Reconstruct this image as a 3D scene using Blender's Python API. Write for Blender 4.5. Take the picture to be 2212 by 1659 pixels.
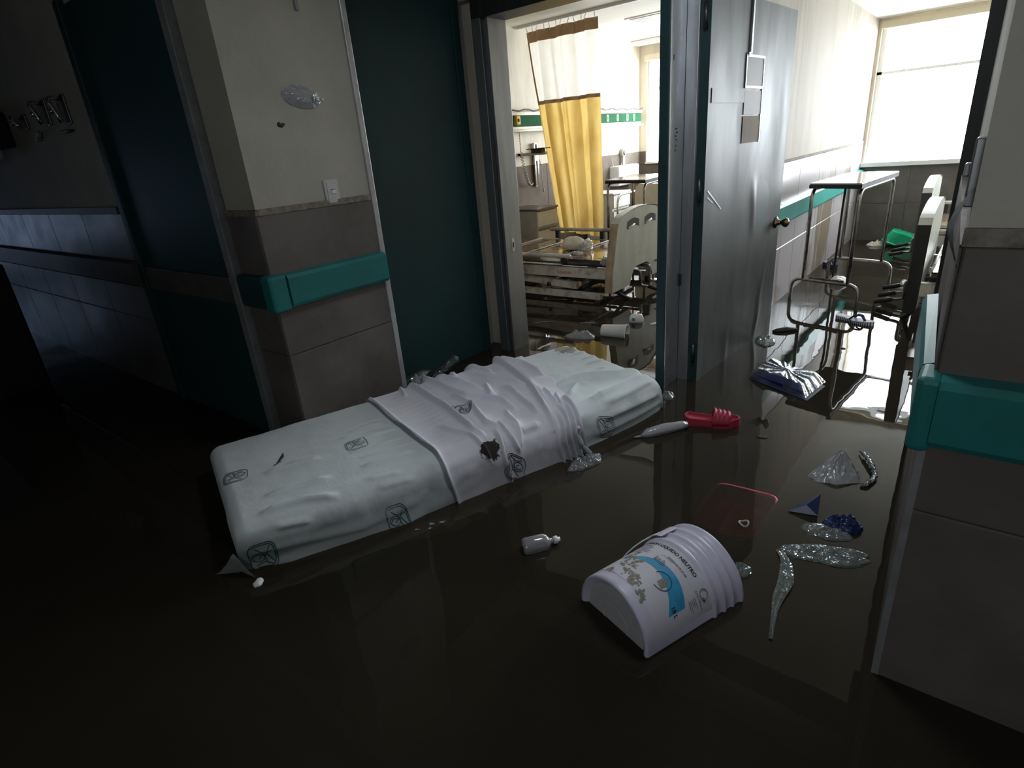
import bpy, bmesh, math, random
import numpy as np
from mathutils import Vector, Matrix, noise as mnoise

random.seed(7)
SC = bpy.context.scene
COL = SC.collection
for o in list(bpy.data.objects):
    bpy.data.objects.remove(o)

# ------------------------------------------------------------------ camera
cam_d = bpy.data.cameras.new('camera')
cam = bpy.data.objects.new('camera', cam_d)
COL.objects.link(cam)
cam_d.sensor_width = 36.0
cam_d.lens = 1244.87 / 2212 * 36.0
cam_d.clip_start = 0.02
R_ = Matrix(((0.78504146, -0.17388624, 0.59453635),
             (0.61413849, 0.34382518, -0.71036481),
             (-0.0808939, 0.92279349, 0.37670725)))
cam.matrix_world = Matrix.Translation((0, 0, 1.2)) @ R_.to_4x4()
SC.camera = cam

# ------------------------------------------------------------------ sky and exposure
world = bpy.data.worlds.new('world')
SC.world = world
world.use_nodes = True
bg = world.node_tree.nodes['Background']
bg.inputs[0].default_value = (0.88, 0.95, 1.0, 1)
bg.inputs[1].default_value = 12.5
SC.view_settings.view_transform = 'Standard'
SC.view_settings.look = 'None'
SC.view_settings.gamma = 1.0
SC.view_settings.use_curve_mapping = False
SC.view_settings.exposure = 0.35
SC.cycles.max_bounces = 8
SC.cycles.diffuse_bounces = 5
SC.cycles.glossy_bounces = 4
SC.cycles.transparent_max_bounces = 12
SC.cycles.caustics_reflective = False
SC.cycles.caustics_refractive = False
SC.cycles.sample_clamp_indirect = 6.0


def portal(loc, rot, sx, sy):
    """window opening that lets the sky in (sampling guide for the sky, gives no light itself)"""
    l = bpy.data.lights.new('window_daylight', 'AREA')
    l.shape = 'RECTANGLE'
    l.size = sx
    l.size_y = sy
    l.energy = 1.0
    l.cycles.is_portal = True
    o = bpy.data.objects.new('window_daylight', l)
    o.location = loc
    o.rotation_euler = rot
    COL.objects.link(o)


PI = math.pi
portal((0.65, 7.36, 1.38), (-PI / 2, 0, 0), 3.5, 1.3)        # ward window
portal((-2.7, 8.62, 1.5), (-PI / 2, 0, 0), 2.9, 1.4)         # second ward window
portal((-11.9, -0.45, 0.75), (0, -PI / 2, 0), 1.0, 1.3)         # added opening at the left corridor end
portal((0.75, -1.70, 1.90), (PI / 2, 0, 0), 1.1, 0.5)            # added unseen transom behind the viewer, fills the corridor side

portal((-0.73, 1.79, 2.36), (0, 0, 0), 0.58, 0.5)               # added unseen roof opening, lights the alcove from above

# ------------------------------------------------------------------ materials
MATS = {}


def new_mat(name):
    m = bpy.data.materials.new(name)
    m.use_nodes = True
    nt = m.node_tree
    nt.nodes.clear()
    out = nt.nodes.new('ShaderNodeOutputMaterial')
    return m, nt, out


def N(nt, t, **kw):
    n = nt.nodes.new(t)
    for k, v in kw.items():
        setattr(n, k, v)
    return n


def mat(name, col, rough=0.5, metal=0.0, col2=None, scale=6.0, detail=4.0, stretch=(1, 1, 1), lo=0.35, hi=0.7,
        bump=0.0, bscale=40.0, rough2=None, spec=0.5, coat=0.0, dirt=None, trans=0.0, alpha=1.0):
    if name in MATS:
        return MATS[name]
    m, nt, out = new_mat(name)
    p = N(nt, 'ShaderNodeBsdfPrincipled')
    nt.links.new(p.outputs[0], out.inputs[0])
    p.inputs['Base Color'].default_value = (*col, 1)
    p.inputs['Roughness'].default_value = rough
    p.inputs['Metallic'].default_value = metal
    p.inputs['Specular IOR Level'].default_value = spec
    p.inputs['Coat Weight'].default_value = coat
    p.inputs['Coat Roughness'].default_value = 0.05
    p.inputs['Transmission Weight'].default_value = trans
    p.inputs['Alpha'].default_value = alpha
    tc = N(nt, 'ShaderNodeTexCoord')
    mp = N(nt, 'ShaderNodeMapping')
    mp.inputs['Scale'].default_value = stretch
    geo = N(nt, 'ShaderNodeNewGeometry')
    nt.links.new(geo.outputs['Position'], mp.inputs[0])
    last = None
    if col2 is not None:
        nz = N(nt, 'ShaderNodeTexNoise')
        nz.inputs['Scale'].default_value = scale
        nz.inputs['Detail'].default_value = detail
        nz.inputs['Roughness'].default_value = 0.65
        nt.links.new(mp.outputs[0], nz.inputs['Vector'])
        mr = N(nt, 'ShaderNodeMapRange')
        mr.inputs[1].default_value = lo
        mr.inputs[2].default_value = hi
        nt.links.new(nz.outputs[0], mr.inputs[0])
        mx = N(nt, 'ShaderNodeMix', data_type='RGBA')
        mx.inputs[6].default_value = (*col, 1)
        mx.inputs[7].default_value = (*col2, 1)
        nt.links.new(mr.outputs[0], mx.inputs[0])
        last = mx.outputs[2]
        if rough2 is not None:
            mr2 = N(nt, 'ShaderNodeMapRange')
            mr2.inputs[3].default_value = rough
            mr2.inputs[4].default_value = rough2
            nt.links.new(mr.outputs[0], mr2.inputs[0])
            nt.links.new(mr2.outputs[0], p.inputs['Roughness'])
    if dirt is not None:          # (colour, scale, threshold)
        dc, ds, dth = dirt
        nz2 = N(nt, 'ShaderNodeTexNoise')
        nz2.inputs['Scale'].default_value = ds
        nz2.inputs['Detail'].default_value = 6
        nz2.inputs['Roughness'].default_value = 0.7
        nt.links.new(mp.outputs[0], nz2.inputs['Vector'])
        mr3 = N(nt, 'ShaderNodeMapRange')
        mr3.inputs[1].default_value = dth
        mr3.inputs[2].default_value = dth + 0.06
        nt.links.new(nz2.outputs[0], mr3.inputs[0])
        mx2 = N(nt, 'ShaderNodeMix', data_type='RGBA')
        mx2.inputs[7].default_value = (*dc, 1)
        if last is not None:
            nt.links.new(last, mx2.inputs[6])
        else:
            mx2.inputs[6].default_value = (*col, 1)
        nt.links.new(mr3.outputs[0], mx2.inputs[0])
        last = mx2.outputs[2]
    if last is not None:
        nt.links.new(last, p.inputs['Base Color'])
    if bump:
        nb = N(nt, 'ShaderNodeTexNoise')
        nb.inputs['Scale'].default_value = bscale
        nb.inputs['Detail'].default_value = 4
        nt.links.new(mp.outputs[0], nb.inputs['Vector'])
        bp = N(nt, 'ShaderNodeBump')
        bp.inputs['Strength'].default_value = bump
        bp.inputs['Distance'].default_value = 0.01
        nt.links.new(nb.outputs[0], bp.inputs['Height'])
        nt.links.new(bp.outputs[0], p.inputs['Normal'])
    MATS[name] = m
    return m


def M_(n):
    return MATS[n]


mat('plaster', (0.48, 0.455, 0.39), 0.75, col2=(0.40, 0.38, 0.32), scale=3, dirt=((0.10, 0.085, 0.06), 14, 0.70), bump=0.15, bscale=60)
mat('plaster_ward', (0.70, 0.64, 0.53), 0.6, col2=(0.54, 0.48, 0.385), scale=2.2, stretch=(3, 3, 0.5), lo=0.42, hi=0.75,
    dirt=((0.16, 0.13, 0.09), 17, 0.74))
mat('plaster_darkened', (0.44, 0.395, 0.33), 0.65, col2=(0.30, 0.255, 0.20), scale=1.6, stretch=(3, 3, 0.4), lo=0.44, hi=0.75, dirt=((0.16, 0.13, 0.09), 17, 0.74), spec=0.2)  # ward plaster darkened on one wall to hold down window glare
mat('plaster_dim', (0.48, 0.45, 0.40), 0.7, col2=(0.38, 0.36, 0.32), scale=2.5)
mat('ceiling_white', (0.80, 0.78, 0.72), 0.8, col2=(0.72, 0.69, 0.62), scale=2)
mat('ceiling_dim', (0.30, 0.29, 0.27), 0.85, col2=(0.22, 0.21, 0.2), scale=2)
mat('tile', (0.155, 0.135, 0.128), 0.38, col2=(0.10, 0.085, 0.075), scale=3.5, rough2=0.55, dirt=((0.045, 0.035, 0.025), 9, 0.68), bump=0.05, bscale=25)
mat('tile_gloss', (0.15, 0.145, 0.155), 0.34, col2=(0.12, 0.115, 0.125), scale=4, rough2=0.42, bump=0.05, bscale=9)
mat('tile_wet', (0.50, 0.46, 0.48), 0.28, col2=(0.24, 0.19, 0.135), scale=2.0, stretch=(1.7, 1.7, 0.3), detail=3.0, lo=0.50, hi=0.58, rough2=0.4)
mat('tile_ward', (0.17, 0.135, 0.11), 0.6, col2=(0.11, 0.085, 0.065), scale=3.0, spec=0.15)
mat('grout', (0.06, 0.05, 0.045), 0.8)
mat('ledge', (0.30, 0.26, 0.22), 0.8, col2=(0.10, 0.08, 0.065), scale=25)
mat('teal_bumper', (0.012, 0.20, 0.19), 0.42, col2=(0.018, 0.14, 0.14), scale=4, dirt=((0.05, 0.06, 0.05), 10, 0.72))
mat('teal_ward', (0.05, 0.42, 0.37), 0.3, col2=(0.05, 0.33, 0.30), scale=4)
mat('grey_band', (0.10, 0.09, 0.08), 0.5, col2=(0.06, 0.055, 0.05), scale=8)
mat('teal_door', (0.012, 0.056, 0.060), 0.5, col2=(0.017, 0.042, 0.043), scale=2.5, dirt=((0.05, 0.035, 0.025), 5, 0.70))
mat('teal_dark', (0.010, 0.045, 0.050), 0.5, col2=(0.012, 0.03, 0.03), scale=6)
mat('steel', (0.42, 0.43, 0.44), 0.34, 0.9, col2=(0.30, 0.31, 0.32), scale=4, stretch=(3, 3, 0.4), rough2=0.5)
mat('steel_bright', (0.62, 0.65, 0.68), 0.24, 0.95, col2=(0.50, 0.54, 0.57), scale=3, stretch=(3, 3, 0.3), rough2=0.4)
mat('steel_dark', (0.10, 0.10, 0.105), 0.40, 0.8, col2=(0.07, 0.075, 0.08), scale=4, stretch=(3, 3, 0.4))
mat('door_steel', (0.085, 0.088, 0.09), 0.44, 0.2, col2=(0.045, 0.049, 0.047), scale=2.2, stretch=(1.8, 1.8, 0.5), detail=3.0, lo=0.36, hi=0.68, rough2=0.55,
    dirt=((0.06, 0.05, 0.04), 30, 0.76), spec=0.25)
mat('white_edge', (0.60, 0.61, 0.62), 0.35, 0.5, col2=(0.45, 0.45, 0.46), scale=10)
mat('grey_edge', (0.30, 0.30, 0.31), 0.5, 0.2, col2=(0.2, 0.2, 0.2), scale=14, dirt=((0.04, 0.035, 0.03), 22, 0.66))
mat('chrome', (0.72, 0.73, 0.74), 0.12, 1.0)
mat('chrome_dull', (0.45, 0.43, 0.41), 0.28, 1.0, col2=(0.18, 0.15, 0.12), scale=30, lo=0.5, hi=0.75)
mat('brass_dark', (0.20, 0.15, 0.10), 0.22, 1.0)
mat('black', (0.012, 0.012, 0.014), 0.5)
mat('black_rubber', (0.02, 0.02, 0.022), 0.6)
mat('white_plastic', (0.80, 0.80, 0.80), 0.35, col2=(0.70, 0.70, 0.70), scale=9)
mat('switch_plate', (0.55, 0.54, 0.53), 0.4)
mat('bed_white', (0.62, 0.66, 0.62), 0.35, col2=(0.50, 0.53, 0.48), scale=5, stretch=(2, 2, 0.6), dirt=((0.10, 0.075, 0.045), 12, 0.66))
mat('bed_edge', (0.42, 0.34, 0.24), 0.55, col2=(0.22, 0.16, 0.10), scale=18, stretch=(1, 1, 0.2))
mat('bed_frame', (0.55, 0.53, 0.49), 0.45, col2=(0.20, 0.15, 0.10), scale=7, lo=0.46, hi=0.68)
mat('bed_plate', (0.30, 0.22, 0.15), 0.10, 0.2, col2=(0.20, 0.14, 0.09), scale=5, rough2=0.2, coat=0.8)
mat('cabinet_beige', (0.62, 0.57, 0.45), 0.5, col2=(0.50, 0.45, 0.35), scale=5)
mat('cabinet_side', (0.40, 0.385, 0.34), 0.5, col2=(0.32, 0.30, 0.26), scale=5)
mat('cabinet_dark', (0.10, 0.085, 0.065), 0.35)
mat('table_top', (0.30, 0.27, 0.25), 0.14, coat=0.8, col2=(0.22, 0.20, 0.19), scale=6)
mat('green_panel', (0.018, 0.12, 0.05), 0.75, col2=(0.013, 0.085, 0.035), scale=6, spec=0.08)
mat('yellow_socket', (0.75, 0.48, 0.03), 0.45)
mat('headwall_white', (0.78, 0.76, 0.70), 0.45, col2=(0.6, 0.56, 0.48), scale=5)
mat('window_frame', (0.80, 0.81, 0.82), 0.4)
mat('red_foam', (0.42, 0.028, 0.062), 0.55, col2=(0.34, 0.022, 0.05), scale=12)
mat('red_tray', (0.55, 0.03, 0.06), 0.35)
mat('green_basin', (0.0, 0.42, 0.20), 0.25)
mat('blue_cloth', (0.012, 0.022, 0.085), 0.6, col2=(0.02, 0.035, 0.13), scale=20)
mat('blue_plastic', (0.020, 0.035, 0.12), 0.3, col2=(0.012, 0.022, 0.075), scale=20)
mat('paper_bag', (0.72, 0.68, 0.60), 0.6, col2=(0.58, 0.53, 0.45), scale=12)
mat('notice_paper', (0.25, 0.20, 0.155), 0.7, col2=(0.21, 0.17, 0.13), scale=7, spec=0.2)
mat('notice_grey', (0.40, 0.38, 0.34), 0.5)
mat('notice_film', (0.16, 0.155, 0.145), 0.5, spec=0.2)
mat('leaf_brown', (0.045, 0.04, 0.025), 0.7)
mat('ink', (0.025, 0.035, 0.04), 0.7)
mat('ink_teal', (0.01, 0.05, 0.05), 0.7)
mat('text_ink', (0.03, 0.028, 0.05), 0.6)
mat('label_blue', (0.05, 0.36, 0.62), 0.5, col2=(0.04, 0.27, 0.50), scale=30)
mat('label_mud', (0.22, 0.20, 0.16), 0.7, col2=(0.34, 0.32, 0.29), scale=60)
mat('bucket_white', (0.68, 0.64, 0.80), 0.35, col2=(0.60, 0.57, 0.72), scale=6, dirt=((0.06, 0.05, 0.07), 45, 0.76))
mat('bucket_base', (0.60, 0.59, 0.62), 0.4, col2=(0.50, 0.49, 0.50), scale=8, dirt=((0.08, 0.07, 0.06), 40, 0.74))
mat('label_paper', (0.66, 0.65, 0.72), 0.5, col2=(0.58, 0.57, 0.63), scale=9, dirt=((0.15, 0.13, 0.11), 28, 0.70))
mat('floor', (0.06, 0.05, 0.038), 0.8, col2=(0.04, 0.034, 0.026), scale=3)
mat('mud', (0.08, 0.06, 0.04), 0.7)
mat('foam_white', (0.85, 0.85, 0.84), 0.5)
mat('skin_white_bag', (0.80, 0.79, 0.77), 0.35)
mat('tan_fabric', (0.46, 0.30, 0.16), 0.8, col2=(0.38, 0.24, 0.13), scale=9)
mat('cream_fabric', (0.62, 0.55, 0.42), 0.8)


def translucent_mat(name, col, col2, tw, scale=5.0, stretch=(1, 1, 1), alpha=1.0, wrinkle=0.0):
    m, nt, out = new_mat(name)
    d = N(nt, 'ShaderNodeBsdfDiffuse')
    t = N(nt, 'ShaderNodeBsdfTranslucent')
    tc = N(nt, 'ShaderNodeTexCoord')
    mp = N(nt, 'ShaderNodeMapping')
    mp.inputs['Scale'].default_value = stretch
    nz = N(nt, 'ShaderNodeTexNoise')
    nz.inputs['Scale'].default_value = scale
    nz.inputs['Detail'].default_value = 6
    mx = N(nt, 'ShaderNodeMix', data_type='RGBA')
    mx.inputs[6].default_value = (*col, 1)
    mx.inputs[7].default_value = (*col2, 1)
    mr = N(nt, 'ShaderNodeMapRange')
    mr.inputs[1].default_value = 0.45
    mr.inputs[2].default_value = 0.72
    L = nt.links.new
    L(tc.outputs['Object'], mp.inputs[0])
    L(mp.outputs[0], nz.inputs['Vector'])
    L(nz.outputs[0], mr.inputs[0])
    L(mr.outputs[0], mx.inputs[0])
    L(mx.outputs[2], d.inputs[0])
    L(mx.outputs[2], t.inputs[0])
    ms = N(nt, 'ShaderNodeMixShader')
    ms.inputs[0].default_value = tw
    L(d.outputs[0], ms.inputs[1])
    L(t.outputs[0], ms.inputs[2])
    last = ms.outputs[0]
    if alpha < 1:
        tr = N(nt, 'ShaderNodeBsdfTransparent')
        ms2 = N(nt, 'ShaderNodeMixShader')
        ms2.inputs[0].default_value = alpha
        L(tr.outputs[0], ms2.inputs[1])
        L(last, ms2.inputs[2])
        last = ms2.outputs[0]
    L(last, out.inputs[0])
    MATS[name] = m
    return m


translucent_mat('curtain_yellow', (0.76, 0.55, 0.19), (0.60, 0.39, 0.11), 0.55, 4, (2, 2, 0.7))
translucent_mat('curtain_mesh', (0.88, 0.86, 0.82), (0.80, 0.78, 0.74), 0.5, 6, alpha=0.72)


def film_mat(name, col, dens, rough=0.08, bscale=25, bstr=0.6, ior=1.9):
    """thin clear plastic film: mostly see-through, glossy, crinkled"""
    m, nt, out = new_mat(name)
    L = nt.links.new
    tr = N(nt, 'ShaderNodeBsdfTransparent')
    df = N(nt, 'ShaderNodeBsdfDiffuse')
    df.inputs[0].default_value = (*col, 1)
    gl = N(nt, 'ShaderNodeBsdfGlossy')
    gl.inputs['Roughness'].default_value = rough
    gl.inputs[0].default_value = (0.9, 0.95, 1, 1)
    tc = N(nt, 'ShaderNodeTexCoord')
    nz = N(nt, 'ShaderNodeTexNoise')
    nz.inputs['Scale'].default_value = bscale
    nz.inputs['Detail'].default_value = 3
    bp = N(nt, 'ShaderNodeBump')
    bp.inputs['Strength'].default_value = bstr
    bp.inputs['Distance'].default_value = 0.02
    L(tc.outputs['Object'], nz.inputs['Vector'])
    L(nz.outputs[0], bp.inputs['Height'])
    L(bp.outputs[0], gl.inputs['Normal'])
    m1 = N(nt, 'ShaderNodeMixShader')
    m1.inputs[0].default_value = dens
    L(tr.outputs[0], m1.inputs[1])
    L(df.outputs[0], m1.inputs[2])
    m2 = N(nt, 'ShaderNodeMixShader')
    fr = N(nt, 'ShaderNodeFresnel')
    fr.inputs[0].default_value = ior
    L(bp.outputs[0], fr.inputs['Normal'])
    L(fr.outputs[0], m2.inputs[0])
    L(m1.outputs[0], m2.inputs[1])
    L(gl.outputs[0], m2.inputs[2])
    L(m2.outputs[0], out.inputs[0])
    MATS[name] = m
    return m


m_, nt_, out_ = new_mat('dimming_glass')  # tinted pane that cuts the light from the added corridor opening
tr_ = N(nt_, 'ShaderNodeBsdfTransparent')
tr_.inputs[0].default_value = (0.22, 0.25, 0.30, 1)
nt_.links.new(tr_.outputs[0], out_.inputs[0])
MATS['dimming_glass'] = m_
film_mat('film_clear', (0.75, 0.78, 0.80), 0.18)
film_mat('film_green', (0.55, 0.66, 0.62), 0.22)
film_mat('film_milky', (0.78, 0.78, 0.82), 0.40, 0.12, ior=1.6)
film_mat('film_packet', (0.6, 0.65, 0.75), 0.05, 0.10, 18, 0.35, ior=1.38)
film_mat('bottle_clear', (0.75, 0.74, 0.80), 0.35, 0.08, 10, 0.1)
film_mat('bottle_dark', (0.35, 0.40, 0.40), 0.10, 0.08, 10, 0.15)


def sheet_mat(name, col, col2, spots=()):
    """cotton sheet with weave relief and stains that belong to the cloth; spots: (centre, radius, colour, threshold)"""
    m, nt, out = new_mat(name)
    L = nt.links.new
    p = N(nt, 'ShaderNodeBsdfPrincipled')
    p.inputs['Roughness'].default_value = 0.85
    p.inputs['Sheen Weight'].default_value = 0.15
    tc = N(nt, 'ShaderNodeTexCoord')
    nz = N(nt, 'ShaderNodeTexNoise')
    nz.inputs['Scale'].default_value = 3.0
    nz.inputs['Detail'].default_value = 3
    L(tc.outputs['Object'], nz.inputs['Vector'])
    mx = N(nt, 'ShaderNodeMix', data_type='RGBA')
    mx.inputs[6].default_value = (*col, 1)
    mx.inputs[7].default_value = (*col2, 1)
    L(nz.outputs[0], mx.inputs[0])
    last = mx.outputs[2]
    for c, r, sc, th in spots:
        ds = N(nt, 'ShaderNodeVectorMath', operation='DISTANCE')
        ds.inputs[1].default_value = c
        L(tc.outputs['Object'], ds.inputs[0])
        fall = N(nt, 'ShaderNodeMapRange')
        fall.inputs[1].default_value = 0.0
        fall.inputs[2].default_value = r
        fall.inputs[3].default_value = 1.0
        fall.inputs[4].default_value = 0.0
        L(ds.outputs['Value'], fall.inputs[0])
        n2 = N(nt, 'ShaderNodeTexNoise')
        n2.inputs['Scale'].default_value = 34
        n2.inputs['Detail'].default_value = 5
        n2.inputs['Roughness'].default_value = 0.65
        L(tc.outputs['Object'], n2.inputs['Vector'])
        ad = N(nt, 'ShaderNodeMath', operation='ADD')
        L(fall.outputs[0], ad.inputs[0])
        L(n2.outputs[0], ad.inputs[1])
        mr = N(nt, 'ShaderNodeMapRange')
        mr.inputs[1].default_value = th
        mr.inputs[2].default_value = th + 0.05
        L(ad.outputs[0], mr.inputs[0])
        m2 = N(nt, 'ShaderNodeMix', data_type='RGBA')
        m2.inputs[7].default_value = (*sc, 1)
        L(last, m2.inputs[6])
        L(mr.outputs[0], m2.inputs[0])
        last = m2.outputs[2]
    # soaked cloth above the waterline, darkened further to stand in for side shade
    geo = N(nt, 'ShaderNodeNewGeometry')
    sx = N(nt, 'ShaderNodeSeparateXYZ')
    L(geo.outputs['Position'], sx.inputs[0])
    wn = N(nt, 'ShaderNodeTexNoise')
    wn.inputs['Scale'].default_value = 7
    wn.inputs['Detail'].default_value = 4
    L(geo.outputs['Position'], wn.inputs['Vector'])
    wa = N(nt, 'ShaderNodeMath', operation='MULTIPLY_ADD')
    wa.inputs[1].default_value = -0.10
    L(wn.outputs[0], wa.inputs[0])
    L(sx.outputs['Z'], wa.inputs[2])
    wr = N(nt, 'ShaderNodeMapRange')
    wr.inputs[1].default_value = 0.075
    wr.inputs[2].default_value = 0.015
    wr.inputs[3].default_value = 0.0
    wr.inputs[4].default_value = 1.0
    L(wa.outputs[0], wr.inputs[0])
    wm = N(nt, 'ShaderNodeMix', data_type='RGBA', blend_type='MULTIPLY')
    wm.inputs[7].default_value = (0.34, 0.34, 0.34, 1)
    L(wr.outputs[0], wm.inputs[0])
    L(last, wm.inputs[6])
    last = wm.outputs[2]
    L(last, p.inputs['Base Color'])
    nb = N(nt, 'ShaderNodeTexNoise')
    nb.inputs['Scale'].default_value = 55
    nb.inputs['Detail'].default_value = 5
    L(tc.outputs['Object'], nb.inputs['Vector'])
    bp = N(nt, 'ShaderNodeBump')
    bp.inputs['Strength'].default_value = 0.25
    bp.inputs['Distance'].default_value = 0.004
    L(nb.outputs[0], bp.inputs['Height'])
    L(bp.outputs[0], p.inputs['Normal'])
    L(p.outputs[0], out.inputs[0])
    MATS[name] = m
    return m


def water_mat():
    m, nt, out = new_mat('flood_water')
    L = nt.links.new
    tc = N(nt, 'ShaderNodeTexCoord')
    hs = []
    for sc, w in ((1.0, 1.0), (2.6, 0.30), (7.0, 0.03)):
        nz = N(nt, 'ShaderNodeTexNoise')
        nz.inputs['Scale'].default_value = sc
        nz.inputs['Detail'].default_value = 2
        nz.inputs['Distortion'].default_value = 0.6
        L(tc.outputs['Object'], nz.inputs['Vector'])
        mu = N(nt, 'ShaderNodeMath', operation='MULTIPLY')
        mu.inputs[1].default_value = w
        L(nz.outputs[0], mu.inputs[0])
        hs.append(mu.outputs[0])
    a = N(nt, 'ShaderNodeMath', operation='ADD')
    L(hs[0], a.inputs[0])
    L(hs[1], a.inputs[1])
    b = N(nt, 'ShaderNodeMath', operation='ADD')
    L(a.outputs[0], b.inputs[0])
    L(hs[2], b.inputs[1])
    bp = N(nt, 'ShaderNodeBump')
    bp.inputs['Strength'].default_value = 0.14
    bp.inputs['Distance'].default_value = 0.035
    L(b.outputs[0], bp.inputs['Height'])
    silt = N(nt, 'ShaderNodeTexNoise')
    silt.inputs['Scale'].default_value = 1.6
    silt.inputs['Detail'].default_value = 5
    silt.inputs['Distortion'].default_value = 1.2
    L(tc.outputs['Object'], silt.inputs['Vector'])
    mx = N(nt, 'ShaderNodeMix', data_type='RGBA')
    mx.inputs[6].default_value = (0.030, 0.025, 0.017, 1)
    mx.inputs[7].default_value = (0.060, 0.050, 0.036, 1)
    L(silt.outputs[0], mx.inputs[0])
    df = N(nt, 'ShaderNodeBsdfDiffuse')
    L(mx.outputs[2], df.inputs[0])
    tr = N(nt, 'ShaderNodeBsdfTransparent')
    tr.inputs[0].default_value = (0.55, 0.45, 0.32, 1)
    m1 = N(nt, 'ShaderNodeMixShader')
    m1.inputs[0].default_value = 0.42
    L(df.outputs[0], m1.inputs[1])
    L(tr.outputs[0], m1.inputs[2])
    gl = N(nt, 'ShaderNodeBsdfGlossy')
    gl.inputs['Roughness'].default_value = 0.0
    L(bp.outputs[0], gl.inputs['Normal'])
    fr = N(nt, 'ShaderNodeFresnel')
    fr.inputs[0].default_value = 1.34
    L(bp.outputs[0], fr.inputs['Normal'])
    m2 = N(nt, 'ShaderNodeMixShader')
    L(fr.outputs[0], m2.inputs[0])
    L(m1.outputs[0], m2.inputs[1])
    L(gl.outputs[0], m2.inputs[2])
    L(m2.outputs[0], out.inputs[0])
    MATS['flood_water'] = m


water_mat()


def stripe_mat(name, ca, cb, scale):
    m, nt, out = new_mat(name)
    L = nt.links.new
    p = N(nt, 'ShaderNodeBsdfPrincipled')
    p.inputs['Roughness'].default_value = 0.5
    tc = N(nt, 'ShaderNodeTexCoord')
    wv = N(nt, 'ShaderNodeTexWave', wave_type='BANDS', bands_direction='X')
    wv.inputs['Scale'].default_value = scale
    L(tc.outputs['Object'], wv.inputs['Vector'])
    mr = N(nt, 'ShaderNodeMapRange')
    mr.inputs[1].default_value = 0.45
    mr.inputs[2].default_value = 0.55
    L(wv.outputs[1], mr.inputs[0])
    mx = N(nt, 'ShaderNodeMix', data_type='RGBA')
    mx.inputs[6].default_value = (*ca, 1)
    mx.inputs[7].default_value = (*cb, 1)
    L(mr.outputs[0], mx.inputs[0])
    L(mx.outputs[2], p.inputs['Base Color'])
    L(p.outputs[0], out.inputs[0])
    MATS[name] = m


stripe_mat('sole_stripes', (0.03, 0.06, 0.16), (0.75, 0.78, 0.82), 26.0)


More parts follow.
